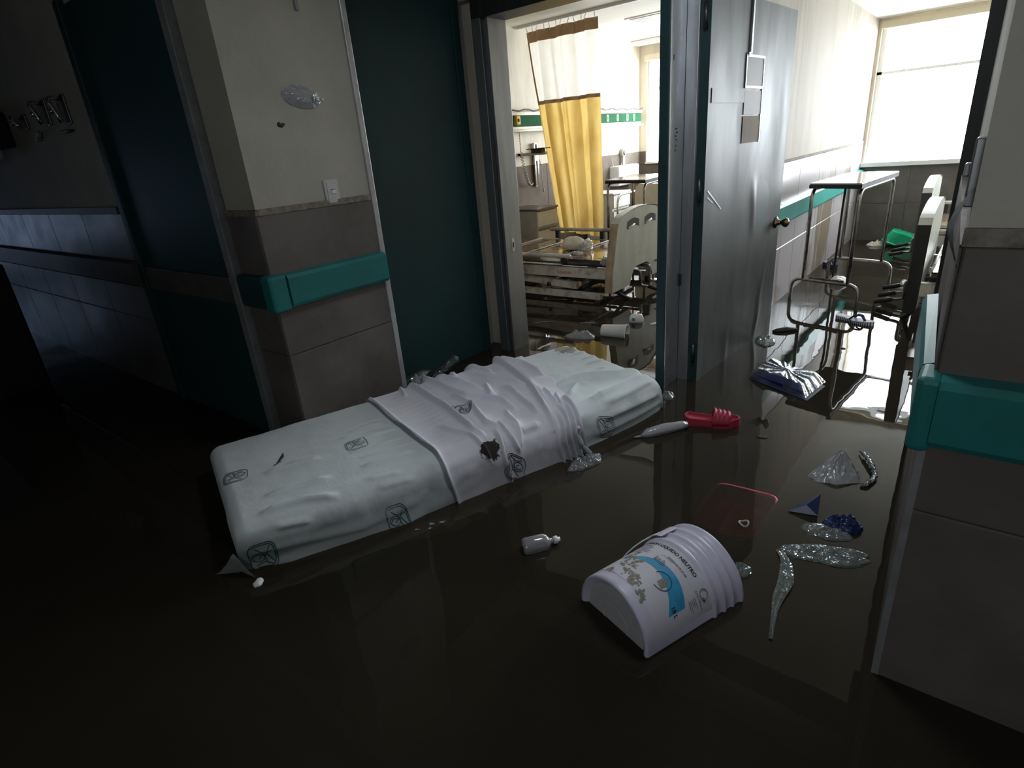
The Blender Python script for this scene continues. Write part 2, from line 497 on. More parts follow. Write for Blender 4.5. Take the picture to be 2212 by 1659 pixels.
# ------------------------------------------------------------------ building helpers (all coordinates in metres, world frame)
class MB:
    def __init__(self):
        self.v = []
        self.f = []
        self.sm = []

    def add(self, vs, fs, smooth=False):
        b = len(self.v)
        self.v += [tuple(p) for p in vs]
        self.f += [tuple(i + b for i in q) for q in fs]
        self.sm += [smooth] * len(fs)
        return self

    def box(self, x0, x1, y0, y1, z0, z1):
        vs = [(x, y, z) for z in (z0, z1) for y in (y0, y1) for x in (x0, x1)]
        fs = [(0, 2, 3, 1), (4, 5, 7, 6), (0, 1, 5, 4), (2, 6, 7, 3), (0, 4, 6, 2), (1, 3, 7, 5)]
        return self.add(vs, fs)

    def cbox(self, x0, x1, y0, y1, z0, z1, c=0.006, seg=2):
        bm = bmesh.new()
        bmesh.ops.create_cube(bm, size=1)
        bmesh.ops.scale(bm, vec=(x1 - x0, y1 - y0, z1 - z0), verts=bm.verts)
        bmesh.ops.translate(bm, vec=((x0 + x1) / 2, (y0 + y1) / 2, (z0 + z1) / 2), verts=bm.verts)
        bmesh.ops.bevel(bm, geom=list(bm.edges), offset=c, segments=seg, affect='EDGES', profile=0.5)
        return self.from_bm(bm)

    def from_bm(self, bm, smooth=False):
        bm.verts.index_update()
        self.add([v.co[:] for v in bm.verts], [[v.index for v in f.verts] for f in bm.faces], smooth)
        bm.free()
        return self

    def tube(self, pts, r, n=10, cap=True, closed=False):
        pts = [Vector(p) for p in pts]
        rs = r if isinstance(r, (list, tuple)) else [r] * len(pts)
        vs, fs = [], []
        prev = None
        m = len(pts)
        for i, p in enumerate(pts):
            if closed:
                t = (pts[(i + 1) % m] - pts[i - 1]).normalized()
            else:
                t = (pts[min(i + 1, m - 1)] - pts[max(i - 1, 0)]).normalized()
            if prev is None:
                a = Vector((0, 0, 1)) if abs(t.z) < 0.9 else Vector((1, 0, 0))
                e1 = t.cross(a).normalized()
            else:
                e1 = (prev - t * prev.dot(t)).normalized()
            prev = e1
            e2 = t.cross(e1)
            for k in range(n):
                an = 2 * PI * k / n
                vs.append(p + (e1 * math.cos(an) + e2 * math.sin(an)) * rs[i])
        last = m if closed else m - 1
        for i in range(last):
            j = (i + 1) % m
            for k in range(n):
                fs.append((i * n + k, i * n + (k + 1) % n, j * n + (k + 1) % n, j * n + k))
        if cap and not closed:
            fs.append(tuple(reversed(range(n))))
            fs.append(tuple(range((m - 1) * n, m * n)))
        return self.add(vs, fs, True)

    def lathe(self, origin, axis, prof, n=40, cap=True):
        """prof: list of (distance along axis, radius)"""
        o = Vector(origin)
        ax = Vector(axis).normalized()
        a = Vector((0, 0, 1)) if abs(ax.z) < 0.9 else Vector((1, 0, 0))
        e1 = ax.cross(a).normalized()
        e2 = e1.cross(ax)
        vs, fs = [], []
        for d, r in prof:
            for k in range(n):
                an = 2 * PI * k / n
                vs.append(o + ax * d + (e1 * math.cos(an) + e2 * math.sin(an)) * r)
        for i in range(len(prof) - 1):
            for k in range(n):
                fs.append((i * n + k, i * n + (k + 1) % n, (i + 1) * n + (k + 1) % n, (i + 1) * n + k))
        if cap:
            fs.append(tuple(reversed(range(n))))
            fs.append(tuple(range((len(prof) - 1) * n, len(prof) * n)))
        return self.add(vs, fs, True)

    def prism(self, poly, d0, d1, axis='x'):
        """polygon (2D) swept between d0 and d1 along an axis; x: (y,z)  y: (x,z)  z: (x,y)"""
        def pt(p, d):
            if axis == 'x':
                return (d, p[0], p[1])
            if axis == 'y':
                return (p[0], d, p[1])
            return (p[0], p[1], d)
        n = len(poly)
        vs = [pt(p, d0) for p in poly] + [pt(p, d1) for p in poly]
        fs = [tuple(range(n)), tuple(reversed(range(n, 2 * n)))]
        fs += [(i, n + i, n + (i + 1) % n, (i + 1) % n) for i in range(n)]
        return self.add(vs, fs)

    def grid(self, fn, nu, nv, smooth=True):
        vs = [fn(i / nu, j / nv) for i in range(nu + 1) for j in range(nv + 1)]
        fs = [(i * (nv + 1) + j, (i + 1) * (nv + 1) + j, (i + 1) * (nv + 1) + j + 1, i * (nv + 1) + j + 1)
              for i in range(nu) for j in range(nv)]
        return self.add(vs, fs, smooth)

    def ribbon(self, pts, width, normal_fn=None, up=Vector((0, 0, 1))):
        """flat strip along world points lying on a surface with the given normals"""
        pts = [Vector(p) for p in pts]
        m = len(pts)
        vs, fs = [], []
        for i, p in enumerate(pts):
            t = (pts[min(i + 1, m - 1)] - pts[max(i - 1, 0)])
            if t.length < 1e-9:
                t = Vector((1, 0, 0))
            t.normalize()
            nrm = normal_fn(i) if normal_fn else up
            s = t.cross(nrm).normalized() * (width / 2)
            vs += [p - s, p + s]
        for i in range(m - 1):
            fs.append((2 * i, 2 * i + 1, 2 * i + 3, 2 * i + 2))
        return self.add(vs, fs)

    def xform(self, fn):
        self.v = [tuple(fn(Vector(p))) for p in self.v]
        return self

    def build(self, name, material, parent=None, origin=None):
        org = Vector((0, 0, 0))
        if parent is not None:
            org = ORG[parent.name]
        elif origin is not None:
            org = Vector(origin)
        me = bpy.data.meshes.new(name)
        me.from_pydata([tuple(Vector(p) - org) for p in self.v], [], self.f)
        me.polygons.foreach_set('use_smooth', self.sm)
        bm = bmesh.new()
        bm.from_mesh(me)
        bmesh.ops.recalc_face_normals(bm, faces=bm.faces)
        bm.to_mesh(me)
        bm.free()
        me.materials.append(MATS[material])
        me.update()
        o = bpy.data.objects.new(name, me)
        COL.objects.link(o)
        if parent is not None:
            o.parent = parent
        else:
            o.location = org
        ORG[o.name] = org
        return o


ORG = {}


def tag(o, label, cat=None, group=None, kind=None):
    o['label'] = label
    if cat:
        o['category'] = cat
    if group:
        o['group'] = group
    if kind:
        o['kind'] = kind
    return o


def thing(name, label, cat, loc, group=None):
    o = bpy.data.objects.new(name, None)
    o.empty_display_size = 0.1
    o.location = loc
    COL.objects.link(o)
    ORG[o.name] = Vector(loc)
    return tag(o, label, cat, group)


def struct(o, label):
    return tag(o, label, kind='structure')


def arc(c, r, a0, a1, n, fn):
    return [fn(c[0] + r * math.cos(a0 + (a1 - a0) * i / n), c[1] + r * math.sin(a0 + (a1 - a0) * i / n)) for i in range(n + 1)]


def rounded_path(pts, r, n=6):
    """polyline with rounded corners"""
    pts = [Vector(p) for p in pts]
    out = [pts[0]]
    for i in range(1, len(pts) - 1):
        a, b, c = pts[i - 1], pts[i], pts[i + 1]
        d0 = (a - b)
        d1 = (c - b)
        k = min(r, d0.length * 0.49, d1.length * 0.49)
        p0 = b + d0.normalized() * k
        p1 = b + d1.normalized() * k
        for j in range(n + 1):
            t = j / n
            out.append(p0 * (1 - t) ** 2 + b * 2 * t * (1 - t) + p1 * t * t)
    out.append(pts[-1])
    return out


TILE_CACHE = {}


def tile_piece(parent, axis, pos, a0, a1, z0, z1, material, proud=0.008, sign=-1, name='tile'):
    """one wall tile with chamfered edges. axis 'y': tile lies in a plane y=pos facing sign*y; a = x.  axis 'x': plane x=pos, a = y."""
    c = 0.003
    w, h = a1 - a0, z1 - z0
    key = (axis, sign, round(w, 4), round(h, 4), material)
    if key not in TILE_CACHE:
        back = [(-w / 2, -h / 2), (w / 2, -h / 2), (w / 2, h / 2), (-w / 2, h / 2)]
        front = [(-w / 2 + c, -h / 2 + c), (w / 2 - c, -h / 2 + c), (w / 2 - c, h / 2 - c), (-w / 2 + c, h / 2 - c)]
        vs = []
        for ring, d in ((back, 0.0), (back, proud - c), (front, proud)):
            for a, z in ring:
                vs.append((a, sign * d, z) if axis == 'y' else (sign * d, a, z))
        fs = [(0, 1, 5, 4), (1, 2, 6, 5), (2, 3, 7, 6), (3, 0, 4, 7), (4, 5, 9, 8), (5, 6, 10, 9), (6, 7, 11, 10), (7, 4, 8, 11), (8, 9, 10, 11)]
        me = bpy.data.meshes.new(name)
        me.from_pydata(vs, [], fs)
        bm = bmesh.new()
        bm.from_mesh(me)
        bmesh.ops.recalc_face_normals(bm, faces=bm.faces)
        # open-backed tile: make sure the front looks outwards
        fr = [f for f in bm.faces if len(f.verts) == 4]
        bm.faces.ensure_lookup_table()
        nrm = bm.faces[8].normal
        if (axis == 'y' and nrm.y * sign < 0) or (axis == 'x' and nrm.x * sign < 0):
            bmesh.ops.reverse_faces(bm, faces=bm.faces)
        bm.to_mesh(me)
        bm.free()
        me.materials.append(MATS[material])
        TILE_CACHE[key] = me
    o = bpy.data.objects.new(name, TILE_CACHE[key])
    COL.objects.link(o)
    o.parent = parent
    ctr = Vector(((a0 + a1) / 2, pos, (z0 + z1) / 2)) if axis == 'y' else Vector((pos, (a0 + a1) / 2, (z0 + z1) / 2))
    o.location = ctr - ORG[parent.name]
    ORG[o.name] = ctr
    return o


def tile_field(parent, axis, pos, a_edges, z_edges, material, sign=-1, gap=0.003):
    for i in range(len(a_edges) - 1):
        for j in range(len(z_edges) - 1):
            tile_piece(parent, axis, pos, a_edges[i] + gap / 2, a_edges[i + 1] - gap / 2, z_edges[j] + gap / 2, z_edges[j + 1] - gap / 2, material, sign=sign)


def text_polys(body, size, bold=0.0):
    """outline of lettering as verts/faces, centred on the left baseline"""
    cu = bpy.data.curves.new('lettering', 'FONT')
    cu.body = body
    cu.size = size
    cu.resolution_u = 3
    cu.offset = bold * size
    ob = bpy.data.objects.new('lettering', cu)
    COL.objects.link(ob)
    dg = bpy.context.evaluated_depsgraph_get()
    me = bpy.data.meshes.new_from_object(ob.evaluated_get(dg))
    vs = [v.co[:] for v in me.vertices]
    fs = [tuple(p.vertices) for p in me.polygons]
    bpy.data.objects.remove(ob)
    bpy.data.curves.remove(cu)
    bpy.data.meshes.remove(me)
    return vs, fs


def fbm(x, y, z, oct=3):
    s, a, t = 0.0, 1.0, 0.0
    for i in range(oct):
        s += a * mnoise.noise(Vector((x, y, z)))
        t += a
        a *= 0.5
        x, y, z = x * 2.03 + 7, y * 2.03 + 3, z * 2.03 + 5
    return s / t


FLOOR_Z = -0.27
# ------------------------------------------------------------------ the setting: floor, water, ceilings
struct(MB().box(-12, 7, -1.6, 8.9, FLOOR_Z - 0.1, FLOOR_Z).build('floor', 'floor'), 'flooded floor lying under the brown water')
wtr = MB()
wtr.add([(-12, -1.55, 0), (7, -1.55, 0), (7, 8.6, 0), (-12, 8.6, 0)], [(0, 1, 2, 3)])
w_o = wtr.build('flood_water', 'flood_water')
tag(w_o, 'still brown flood water covering corridor and wards', 'water', kind='stuff')

SK = (-1.00, -0.46, 1.56, 2.02)  # hole added in the unseen ceiling to brighten mattress and bucket tops
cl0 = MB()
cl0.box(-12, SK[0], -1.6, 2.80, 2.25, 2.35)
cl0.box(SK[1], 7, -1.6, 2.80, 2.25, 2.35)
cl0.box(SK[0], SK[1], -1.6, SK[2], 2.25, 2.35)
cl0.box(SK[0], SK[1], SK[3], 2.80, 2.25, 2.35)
struct(cl0.build('ceiling', 'ceiling_dim'), 'dark corridor ceiling with an added roof opening over the alcove')
struct(MB().box(-1.20, 2.55, 2.80, 7.5, 2.05, 2.15).build('ceiling_ward_right', 'ceiling_white'), 'white ceiling of the ward with the wide window')
struct(MB().box(-4.35, -1.15, 2.80, 8.75, 2.37, 2.47).build('ceiling_ward_left', 'ceiling_white'), 'white ceiling of the ward with the yellow curtain')

# ---- corridor left wall (plane y = 1.22)
YF = 1.22
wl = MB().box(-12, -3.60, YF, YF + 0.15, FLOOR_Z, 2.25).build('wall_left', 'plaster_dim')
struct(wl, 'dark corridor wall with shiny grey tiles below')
xs = [-3.60 - 0.645 * i for i in range(0, 12)][::-1]
tile_field(wl, 'y', YF, xs, [FLOOR_Z, -0.14, 0.455, 1.05], 'tile_gloss')
MB().box(-12, -3.60, YF - 0.03, YF, 1.05, 1.085).build('ledge', 'grey_band', wl)
b = MB().prism([(YF - 0.045, 0.672), (YF - 0.033, 0.66), (YF, 0.655), (YF, 0.80), (YF - 0.033, 0.798), (YF - 0.045, 0.788)], -12, -3.60, 'x').build('trim_1', 'grey_band')
struct(b, 'dark bumper rail along the tiled corridor wall')

# corridor door (teal leaf) between the wall and the pillar
d1 = thing('door_1', 'dark teal corridor door with grey band at mid height', None, (-3.05, YF, FLOOR_Z))
d1['kind'] = 'structure'
MB().cbox(-3.50, -2.55, YF - 0.005, YF + 0.045, FLOOR_Z, 1.98, 0.004).build('leaf', 'teal_door', d1)
MB().cbox(-3.495, -2.56, YF - 0.022, YF - 0.004, 0.655, 0.775, 0.006).build('band', 'grey_band', d1)
j = MB().cbox(-3.565, -3.505, YF - 0.03, YF + 0.10, FLOOR_Z, 2.0, 0.004).build('trim_2', 'teal_dark')
struct(j, 'dark steel jamb beside the tiled corridor wall')
j = MB().box(-3.60, -3.565, YF - 0.005, YF + 0.10, FLOOR_Z, 2.0).build('trim_3', 'black')
struct(j, 'black shadow gap between corridor tiles and door jamb')
j = MB().cbox(-2.545, -2.492, YF - 0.035, YF + 0.10, FLOOR_Z, 2.0, 0.004)
j = j.build('trim_4', 'grey_edge')
struct(j, 'scuffed grey door jamb next to the cream pillar')
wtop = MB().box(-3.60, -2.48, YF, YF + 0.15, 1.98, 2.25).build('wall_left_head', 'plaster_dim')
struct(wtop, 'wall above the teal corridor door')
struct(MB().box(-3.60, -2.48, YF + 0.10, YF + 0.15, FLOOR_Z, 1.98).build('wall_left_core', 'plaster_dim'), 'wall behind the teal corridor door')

# ---- pillar with light switch
XP = -2.25
pil = MB().box(-2.48, XP, YF, 1.80, FLOOR_Z, 2.25).build('wall_pillar', 'plaster')
struct(pil, 'cream pillar with dark tiles and teal bumper band')
tile_field(pil, 'x', XP, [YF - 0.008, 1.79], [FLOOR_Z, -0.145, 0.452, 1.045], 'tile', sign=1)
tile_field(pil, 'y', YF, [-2.48, XP - 0.001], [FLOOR_Z, -0.145, 0.452, 1.045], 'tile', sign=-1)
lg = MB()
lg.grid(lambda u, v: (XP + 0.012 + 0.004 * fbm(u * 14, v * 3, 0), YF - 0.012 + u * 0.575, 1.036 + 0.022 * v + 0.004 * fbm(u * 22, v * 2, 5)), 40, 2, False)
lg.box(XP - 0.01, XP + 0.010, YF - 0.012, 1.785, 1.036, 1.060)
lg.box(-2.48, XP + 0.010, YF - 0.013, YF, 1.036, 1.060)
lg.build('ledge', 'ledge', pil)
bp_ = [(0.0, 0.655), (0.032, 0.662), (0.042, 0.676), (0.042, 0.782), (0.032, 0.795), (0.0, 0.80)]
b = MB().prism([(XP + 0.009 + d, z) for d, z in bp_], 1.262, 1.785, 'y').build('trim_5', 'teal_bumper')
struct(b, 'teal bumper rail on the pillar beside the mattress')
b = MB()
b.prism([(YF - 0.009 - d * 0.7, z) for d, z in bp_], -2.47, XP - 0.02, 'x')
b = b.build('trim_6', 'teal_door')
struct(b, 'dark end of the teal bumper on the pillar front')
ec = MB()
ec.cbox(XP - 0.025, XP + 0.046, YF - 0.042, 1.262, 0.652, 0.803, 0.014, 3)
struct(ec.build('trim_7', 'teal_bumper'), 'rounded teal bumper cap at the pillar corner')
g = MB().cbox(-2.30, XP + 0.013, 1.786, 1.815, FLOOR_Z, 2.25, 0.003).build('trim_8', 'white_edge')
struct(g, 'bright steel edge strip on the pillar beside the teal door')

# ---- alcove left side: closed teal door
XD = -2.42
d2 = thing('door_2', 'closed dark teal door between pillar and ward doorway', None, (XD, 2.24, FLOOR_Z))
d2['kind'] = 'structure'
MB().cbox(XD - 0.045, XD, 1.80, 2.665, FLOOR_Z, 2.0, 0.003).build('leaf', 'teal_door', d2)
MB().cbox(XD - 0.05, XD + 0.012, 2.645, 2.70, FLOOR_Z, 2.0, 0.003).build('jamb', 'teal_dark', d2)
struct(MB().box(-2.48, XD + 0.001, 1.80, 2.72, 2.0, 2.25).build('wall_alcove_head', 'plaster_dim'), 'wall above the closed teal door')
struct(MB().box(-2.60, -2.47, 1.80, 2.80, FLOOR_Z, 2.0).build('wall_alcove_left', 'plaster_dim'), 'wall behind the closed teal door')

# ---- alcove back wall with the two ward doorways (plane y = 2.73)
YB = 2.73
fr1 = thing('door_frame_left', 'brushed steel frame of the doorway to the curtained ward', None, (-1.7, YB, FLOOR_Z))
fr1['kind'] = 'structure'
MB().cbox(-2.325, -2.262, YB - 0.03, YB + 0.14, FLOOR_Z, 1.93, 0.003).build('jamb', 'steel', fr1)
MB().box(-2.262, -2.245, YB, YB + 0.14, FLOOR_Z, 1.86).build('rebate', 'steel_dark', fr1)
MB().cbox(-2.245, -2.228, YB - 0.012, YB + 0.145, FLOOR_Z, 1.855, 0.002).build('reveal', 'steel', fr1)
MB().cbox(-2.325, -1.15, YB - 0.03, YB + 0.145, 1.845, 1.95, 0.003).build('head', 'steel_dark', fr1)
sp = MB().cbox(-2.229, -2.226, 2.775, 2.80, 0.62, 0.70, 0.001)
sp = sp.build('strike_plate', 'chrome', fr1)
MB().box(-2.2258, -2.2252, 2.782, 2.793, 0.645, 0.675).build('keyhole', 'black', sp)

# post between the doorways
MB().cbox(-1.195, -1.15, 2.58, 2.60, FLOOR_Z, 2.25, 0.002).build('post_front', 'teal_dark', fr1)
MB().box(-1.195, -1.153, 2.60, 2.88, FLOOR_Z, 2.25).build('post_core', 'teal_dark', fr1)
pf = MB().cbox(-1.153, -1.146, 2.585, 2.74, FLOOR_Z, 2.25, 0.001).build('post_side', 'steel_bright', fr1)
# scratched marks on the post
mk = MB()
for k, (z, dy) in enumerate(((1.22, 0.06), (1.205, 0.068), (1.19, 0.058), (1.175, 0.064), (1.15, 0.062), (1.13, 0.060))):
    mk.box(-1.1462, -1.1455, 2.585 + dy, 2.585 + dy + 0.02 - 0.002 * k, z, z + 0.006)
mk.box(-1.1462, -1.1455, 2.61, 2.618, 1.49, 1.51)
mk.build('scratches', 'ink', pf)
fr2 = thing('door_frame_right', 'dark steel frame of the doorway with the open door', None, (-0.6, YB, FLOOR_Z))
fr2['kind'] = 'structure'
MB().cbox(-1.146, -1.09, 2.74, 2.88, FLOOR_Z, 2.0, 0.002).build('jamb', 'steel', fr2)
MB().cbox(-0.107, -0.02, YB, YB + 0.14, FLOOR_Z, 2.0, 0.003).build('jamb', 'steel_dark', fr2)
MB().cbox(-1.146, -0.02, YB + 0.005, YB + 0.14, 1.86, 2.0, 0.003).build('head', 'steel_dark', fr2)
lt = MB().cbox(-1.148, -1.138, 2.728, 2.741, 0.50, 0.56, 0.002)
lt.build('latch_hole', 'black', fr2)
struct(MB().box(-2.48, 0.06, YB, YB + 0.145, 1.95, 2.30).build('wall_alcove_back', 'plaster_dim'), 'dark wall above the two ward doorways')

# ---- alcove right side and right-hand wall (corner near the camera)
wr = MB()
wr.add([(x, y, z) for z in (FLOOR_Z, 2.25) for x, y in ((-0.020, 1.255), (3.5, 1.255), (3.5, 2.9), (-0.070, 2.9), (-0.066, 2.73))],
       [(4, 3, 2, 1, 0), (5, 6, 7, 8, 9), (0, 1, 6, 5), (1, 2, 7, 6), (2, 3, 8, 7), (3, 4, 9, 8), (4, 0, 5, 9)])
wr = wr.build('wall_right', 'plaster')
struct(wr, 'cream and tiled wall corner at the right edge')
tile_field(wr, 'y', 1.255, [-0.021, 0.60, 1.22, 1.84], [FLOOR_Z, -0.16, 0.455, 0.985], 'tile')
MB().box(-0.024, 2.0, 1.243, 1.256, 0.985, 1.015).build('ledge', 'ledge', wr)


def side_x(y):
    return -0.026 - 0.046 * (y - 1.255)


for ya, yb in ((1.262, 1.75), (1.753, 2.24), (2.243, 2.725)):
    for za, zb in ((FLOOR_Z, 0.452), (0.455, 0.985)):
        st_ = MB()
        vs = [(side_x(y) + d, y, z) for d in (0.0, 0.02) for y in (ya, yb) for z in (za, zb)]
        st_.add(vs, [(0, 1, 3, 2), (4, 6, 7, 5), (0, 4, 5, 1), (2, 3, 7, 6), (1, 5, 7, 3), (0, 2, 6, 4)])
        st_.build('tile', 'tile', wr)
# corner guard strip, chipped
cg = MB()
cg.box(-0.026, -0.012, 1.244, 1.29, FLOOR_Z, 0.60)
cg.build('corner_guard', 'grey_edge', wr)
b = MB().prism([(1.255 - 0.008 - d, z - 0.045) for d, z in bp_], -0.012, 2.0, 'x').build('trim_9', 'teal_bumper')
struct(b, 'teal bumper rail on the right-hand wall')
b = MB()
b.cbox(-0.047, -0.008, 1.206, 1.30, 0.605, 0.755, 0.012, 3)
struct(b.build('trim_10', 'teal_bumper'), 'teal bumper cap wrapping the right-hand corner')
b = MB()
pr = [(0.0, 0.612), (-0.032, 0.618), (-0.040, 0.63), (-0.040, 0.735), (-0.030, 0.75), (0.0, 0.755)]
vs = [(side_x(1.30) + d * 0.55, 1.30, z) for d, z in pr] + [(side_x(1.86) - 0.008 + d * 0.8, 1.86, z) for d, z in pr]
n = len(pr)
b.add(vs, [tuple(range(n)), tuple(reversed(range(n, 2 * n)))] + [(i, n + i, n + (i + 1) % n, (i + 1) % n) for i in range(n)])
struct(b.build('trim_11', 'teal_bumper'), 'bumper rail running into the alcove on the right')
# torn flap of corner plaster above the tiles
fl = MB()
fl.grid(lambda u, v: (-0.022 - 0.026 * math.sin(PI * u) * (0.6 + 0.4 * v) + 0.004 * fbm(u * 5, v * 5, 1), 1.24 + 0.02 * v + 0.01 * u, 0.95 + 0.13 * u + 0.006 * fbm(u * 9, v * 4, 2)), 18, 8)
fl = fl.build('corner_flap', 'grey_edge', wr)
# ---- rooms behind
struct(MB().box(-1.16, -1.11 + 0.0, 2.88, 7.5, FLOOR_Z, 2.4).build('wall_ward_left', 'plaster_darkened'), 'cream wall behind the open steel door')
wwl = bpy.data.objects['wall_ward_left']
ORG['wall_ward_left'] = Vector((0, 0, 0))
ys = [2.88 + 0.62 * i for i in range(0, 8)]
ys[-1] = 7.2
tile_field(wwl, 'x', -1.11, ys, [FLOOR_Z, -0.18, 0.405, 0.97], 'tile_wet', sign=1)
MB().box(-1.11, -1.10, 2.88, 7.2, 0.97, 0.985).build('ledge', 'ledge', wwl)
b = MB().prism([(-1.102 + d, z - 0.085) for d, z in bp_], 2.95, 7.18, 'y').build('trim_12', 'teal_ward')
struct(b, 'bright teal bumper rail on the ward wall behind the open door')
# far window wall of the right ward (y = 7.2)
wf = MB()
wf.box(-1.16, 2.55, 7.2, 7.35, FLOOR_Z, 0.76)
wf.box(-1.16, 2.55, 7.2, 7.35, 2.0, 2.1)
wf.box(-1.16, -1.08, 7.2, 7.35, 0.76, 2.0)
wf.box(2.40, 2.55, 7.2, 7.35, 0.76, 2.0)
wf = wf.build('wall_far_right', 'plaster_ward')
struct(wf, 'tiled window wall at the end of the right ward')
tile_field(wf, 'y', 7.2, [-1.10, -0.66, -0.03, 0.6, 1.23, 1.86, 2.40], [FLOOR_Z, -0.22, 0.37, 0.74], 'tile')
win1 = thing('window_1', 'wide overexposed ward window with a thin transom', None, (-0.05, 7.2, 0.76))
win1['kind'] = 'structure'
MB().box(-1.10, 2.40, 7.15, 7.36, 0.735, 0.775).build('window_sill', 'window_frame', win1)
MB().box(-1.08, -1.04, 7.26, 7.31, 0.775, 2.0).build('window_frame', 'window_frame', win1)
MB().box(2.36, 2.40, 7.26, 7.31, 0.775, 2.0).build('window_frame', 'window_frame', win1)
MB().box(0.62, 0.66, 7.26, 7.31, 0.775, 2.0).build('mullion', 'window_frame', win1)
MB().box(-1.08, 2.40, 7.26, 7.31, 1.575, 1.60).build('transom', 'window_frame', win1)
MB().box(-1.08, 2.40, 7.26, 7.31, 1.965, 2.0).build('window_frame', 'window_frame', win1)
bl = MB().cbox(-1.07, 2.38, 7.12, 7.18, 1.955, 2.02, 0.012)
tag(bl.build('blind_cassette', 'cream_fabric'), 'rolled cream blind above the wide ward window', 'blind')
struct(MB().box(2.40, 2.55, 2.85, 7.35, FLOOR_Z, 2.1).build('wall_ward_right', 'plaster_ward'), 'far side wall of the right ward')
struct(MB().box(-0.066, 2.55, 2.88, 2.95, FLOOR_Z, 2.1).build('wall_ward_front', 'plaster_ward'), 'inner face of the wall beside the right doorway')
# left ward
XL1 = -4.2
w1 = MB().box(XL1 - 0.15, XL1, 2.80, 8.6, FLOOR_Z, 2.42).build('wall_room_left', 'plaster_ward')
struct(w1, 'cream ward wall behind the yellow curtain')
ys = [2.9 + 0.62 * i for i in range(0, 10)]
ys[-1] = 8.43
tile_field(w1, 'x', XL1, ys, [FLOOR_Z, -0.18, 0.41, 1.01], 'tile_ward', sign=1)
YW1 = 8.43
wf1 = MB()
wf1.box(-4.35, -1.15, YW1, YW1 + 0.15, FLOOR_Z, 0.85)
wf1.box(-4.35, -1.15, YW1, YW1 + 0.15, 2.22, 2.42)
wf1.box(-4.35, -4.09, YW1, YW1 + 0.15, 0.85, 2.22)
wf1.box(-1.30, -1.15, YW1, YW1 + 0.15, 0.85, 2.22)
wf1 = wf1.build('wall_far_left', 'plaster_ward')
struct(wf1, 'window wall at the end of the curtained ward')
tile_field(wf1, 'y', YW1, [-4.19, -3.6, -3.0, -2.4, -1.8, -1.2], [FLOOR_Z, -0.18, 0.25, 0.845], 'tile_ward')
tile_field(wf1, 'y', YW1, [-4.19, -4.10], [0.848, 1.01], 'tile_ward')
win2 = thing('window_2', 'bright window beyond the yellow curtain', None, (-2.7, YW1, 0.85))
win2['kind'] = 'structure'
MB().box(-4.09, -1.30, YW1 - 0.05, YW1 + 0.15, 0.835, 0.86).build('window_sill', 'window_frame', win2)
for x in (-4.09, -3.12, -2.15, -1.34):
    MB().box(x, x + 0.045, YW1 + 0.04, YW1 + 0.10, 0.86, 2.22).build('window_frame', 'window_frame', win2)
MB().box(-4.09, -1.30, YW1 + 0.04, YW1 + 0.10, 2.18, 2.22).build('window_frame', 'window_frame', win2)
sh = MB()
sh.box(-4.045, -3.12, YW1 + 0.03, YW1 + 0.05, 1.80, 1.84)
sh.box(-4.03, -4.00, YW1 + 0.03, YW1 + 0.05, 1.84, 2.18)
sh.build('vent_sash', 'window_frame', win2)
bl = MB().cbox(-4.10, -1.30, YW1 - 0.09, YW1 - 0.02, 2.17, 2.25, 0.015)
tag(bl.build('blind_cassette', 'cream_fabric'), 'rolled white blind above the curtained ward window', 'blind')
struct(MB().box(-1.20, -1.165, 2.88, 8.6, FLOOR_Z, 2.42).build('wall_partition', 'plaster_ward'), 'partition wall between the two wards')
struct(MB().box(-4.35, -2.33, 2.80, 2.88, FLOOR_Z, 2.42).build('wall_room_front', 'plaster_ward'), 'inner face of the wall beside the left doorway')
# corridor back wall and ends
wb_ = MB()
wb_.box(-12, 7, -1.75, -1.55, FLOOR_Z, 1.68)
wb_.box(-12, 7, -1.75, -1.55, 2.12, 2.25)
for a0, a1 in ((-12, 0.25), (1.25, 7)):
    wb_.box(a0, a1, -1.75, -1.55, 1.68, 2.12)
struct(wb_.build('wall_back', 'plaster_dim'), 'unlit corridor wall behind the viewer with an added high transom opening')
for k_, (a0, a1) in enumerate(((0.25, 1.25),)):  # opening added to light the right wall and corridor side
    w4 = MB()
    w4.box(a0, a1, -1.66, -1.63, 1.68, 1.70)
    w4.box(a0, a1, -1.66, -1.63, 2.10, 2.12)
    for a in (a0, (a0 + a1) / 2 - 0.01, a1 - 0.02):
        w4.box(a, a + 0.02, -1.66, -1.63, 1.70, 2.10)
    struct(w4.build('window_%d' % (4 + k_), 'window_frame'), ('long' if k_ == 0 else 'short') + ' added transom opening high in the corridor wall behind the viewer')
gl_o = MB().box(-12.02, -12.0, -1.1, 0.2, 0.25, 1.25).build('window_3', 'dimming_glass')  # added opening that lights the left corridor, dimmed by its pane
struct(gl_o, 'added dimming pane in the far left corridor opening')
we = MB()
we.box(-12.1, -11.95, -1.6, -1.1, FLOOR_Z, 2.25)
we.box(-12.1, -11.95, 0.2, 1.4, FLOOR_Z, 2.25)
we.box(-12.1, -11.95, -1.1, 0.2, 1.25, 2.25)
we.box(-12.1, -11.95, -1.1, 0.2, FLOOR_Z, 0.25)
struct(we.build('wall_end_left', 'plaster_dim'), 'end of the corridor with an added opening, far left')
we = MB()
we.box(6.95, 7.1, -1.6, 1.4, FLOOR_Z, 2.25)
struct(we.build('wall_end_right', 'plaster_dim'), 'closed end of the corridor, far right')
struct(MB().box(3.4, 7, 1.255, 1.4, FLOOR_Z, 2.25).build('wall_right_far', 'plaster_dim'), 'continuation of the right-hand corridor wall')
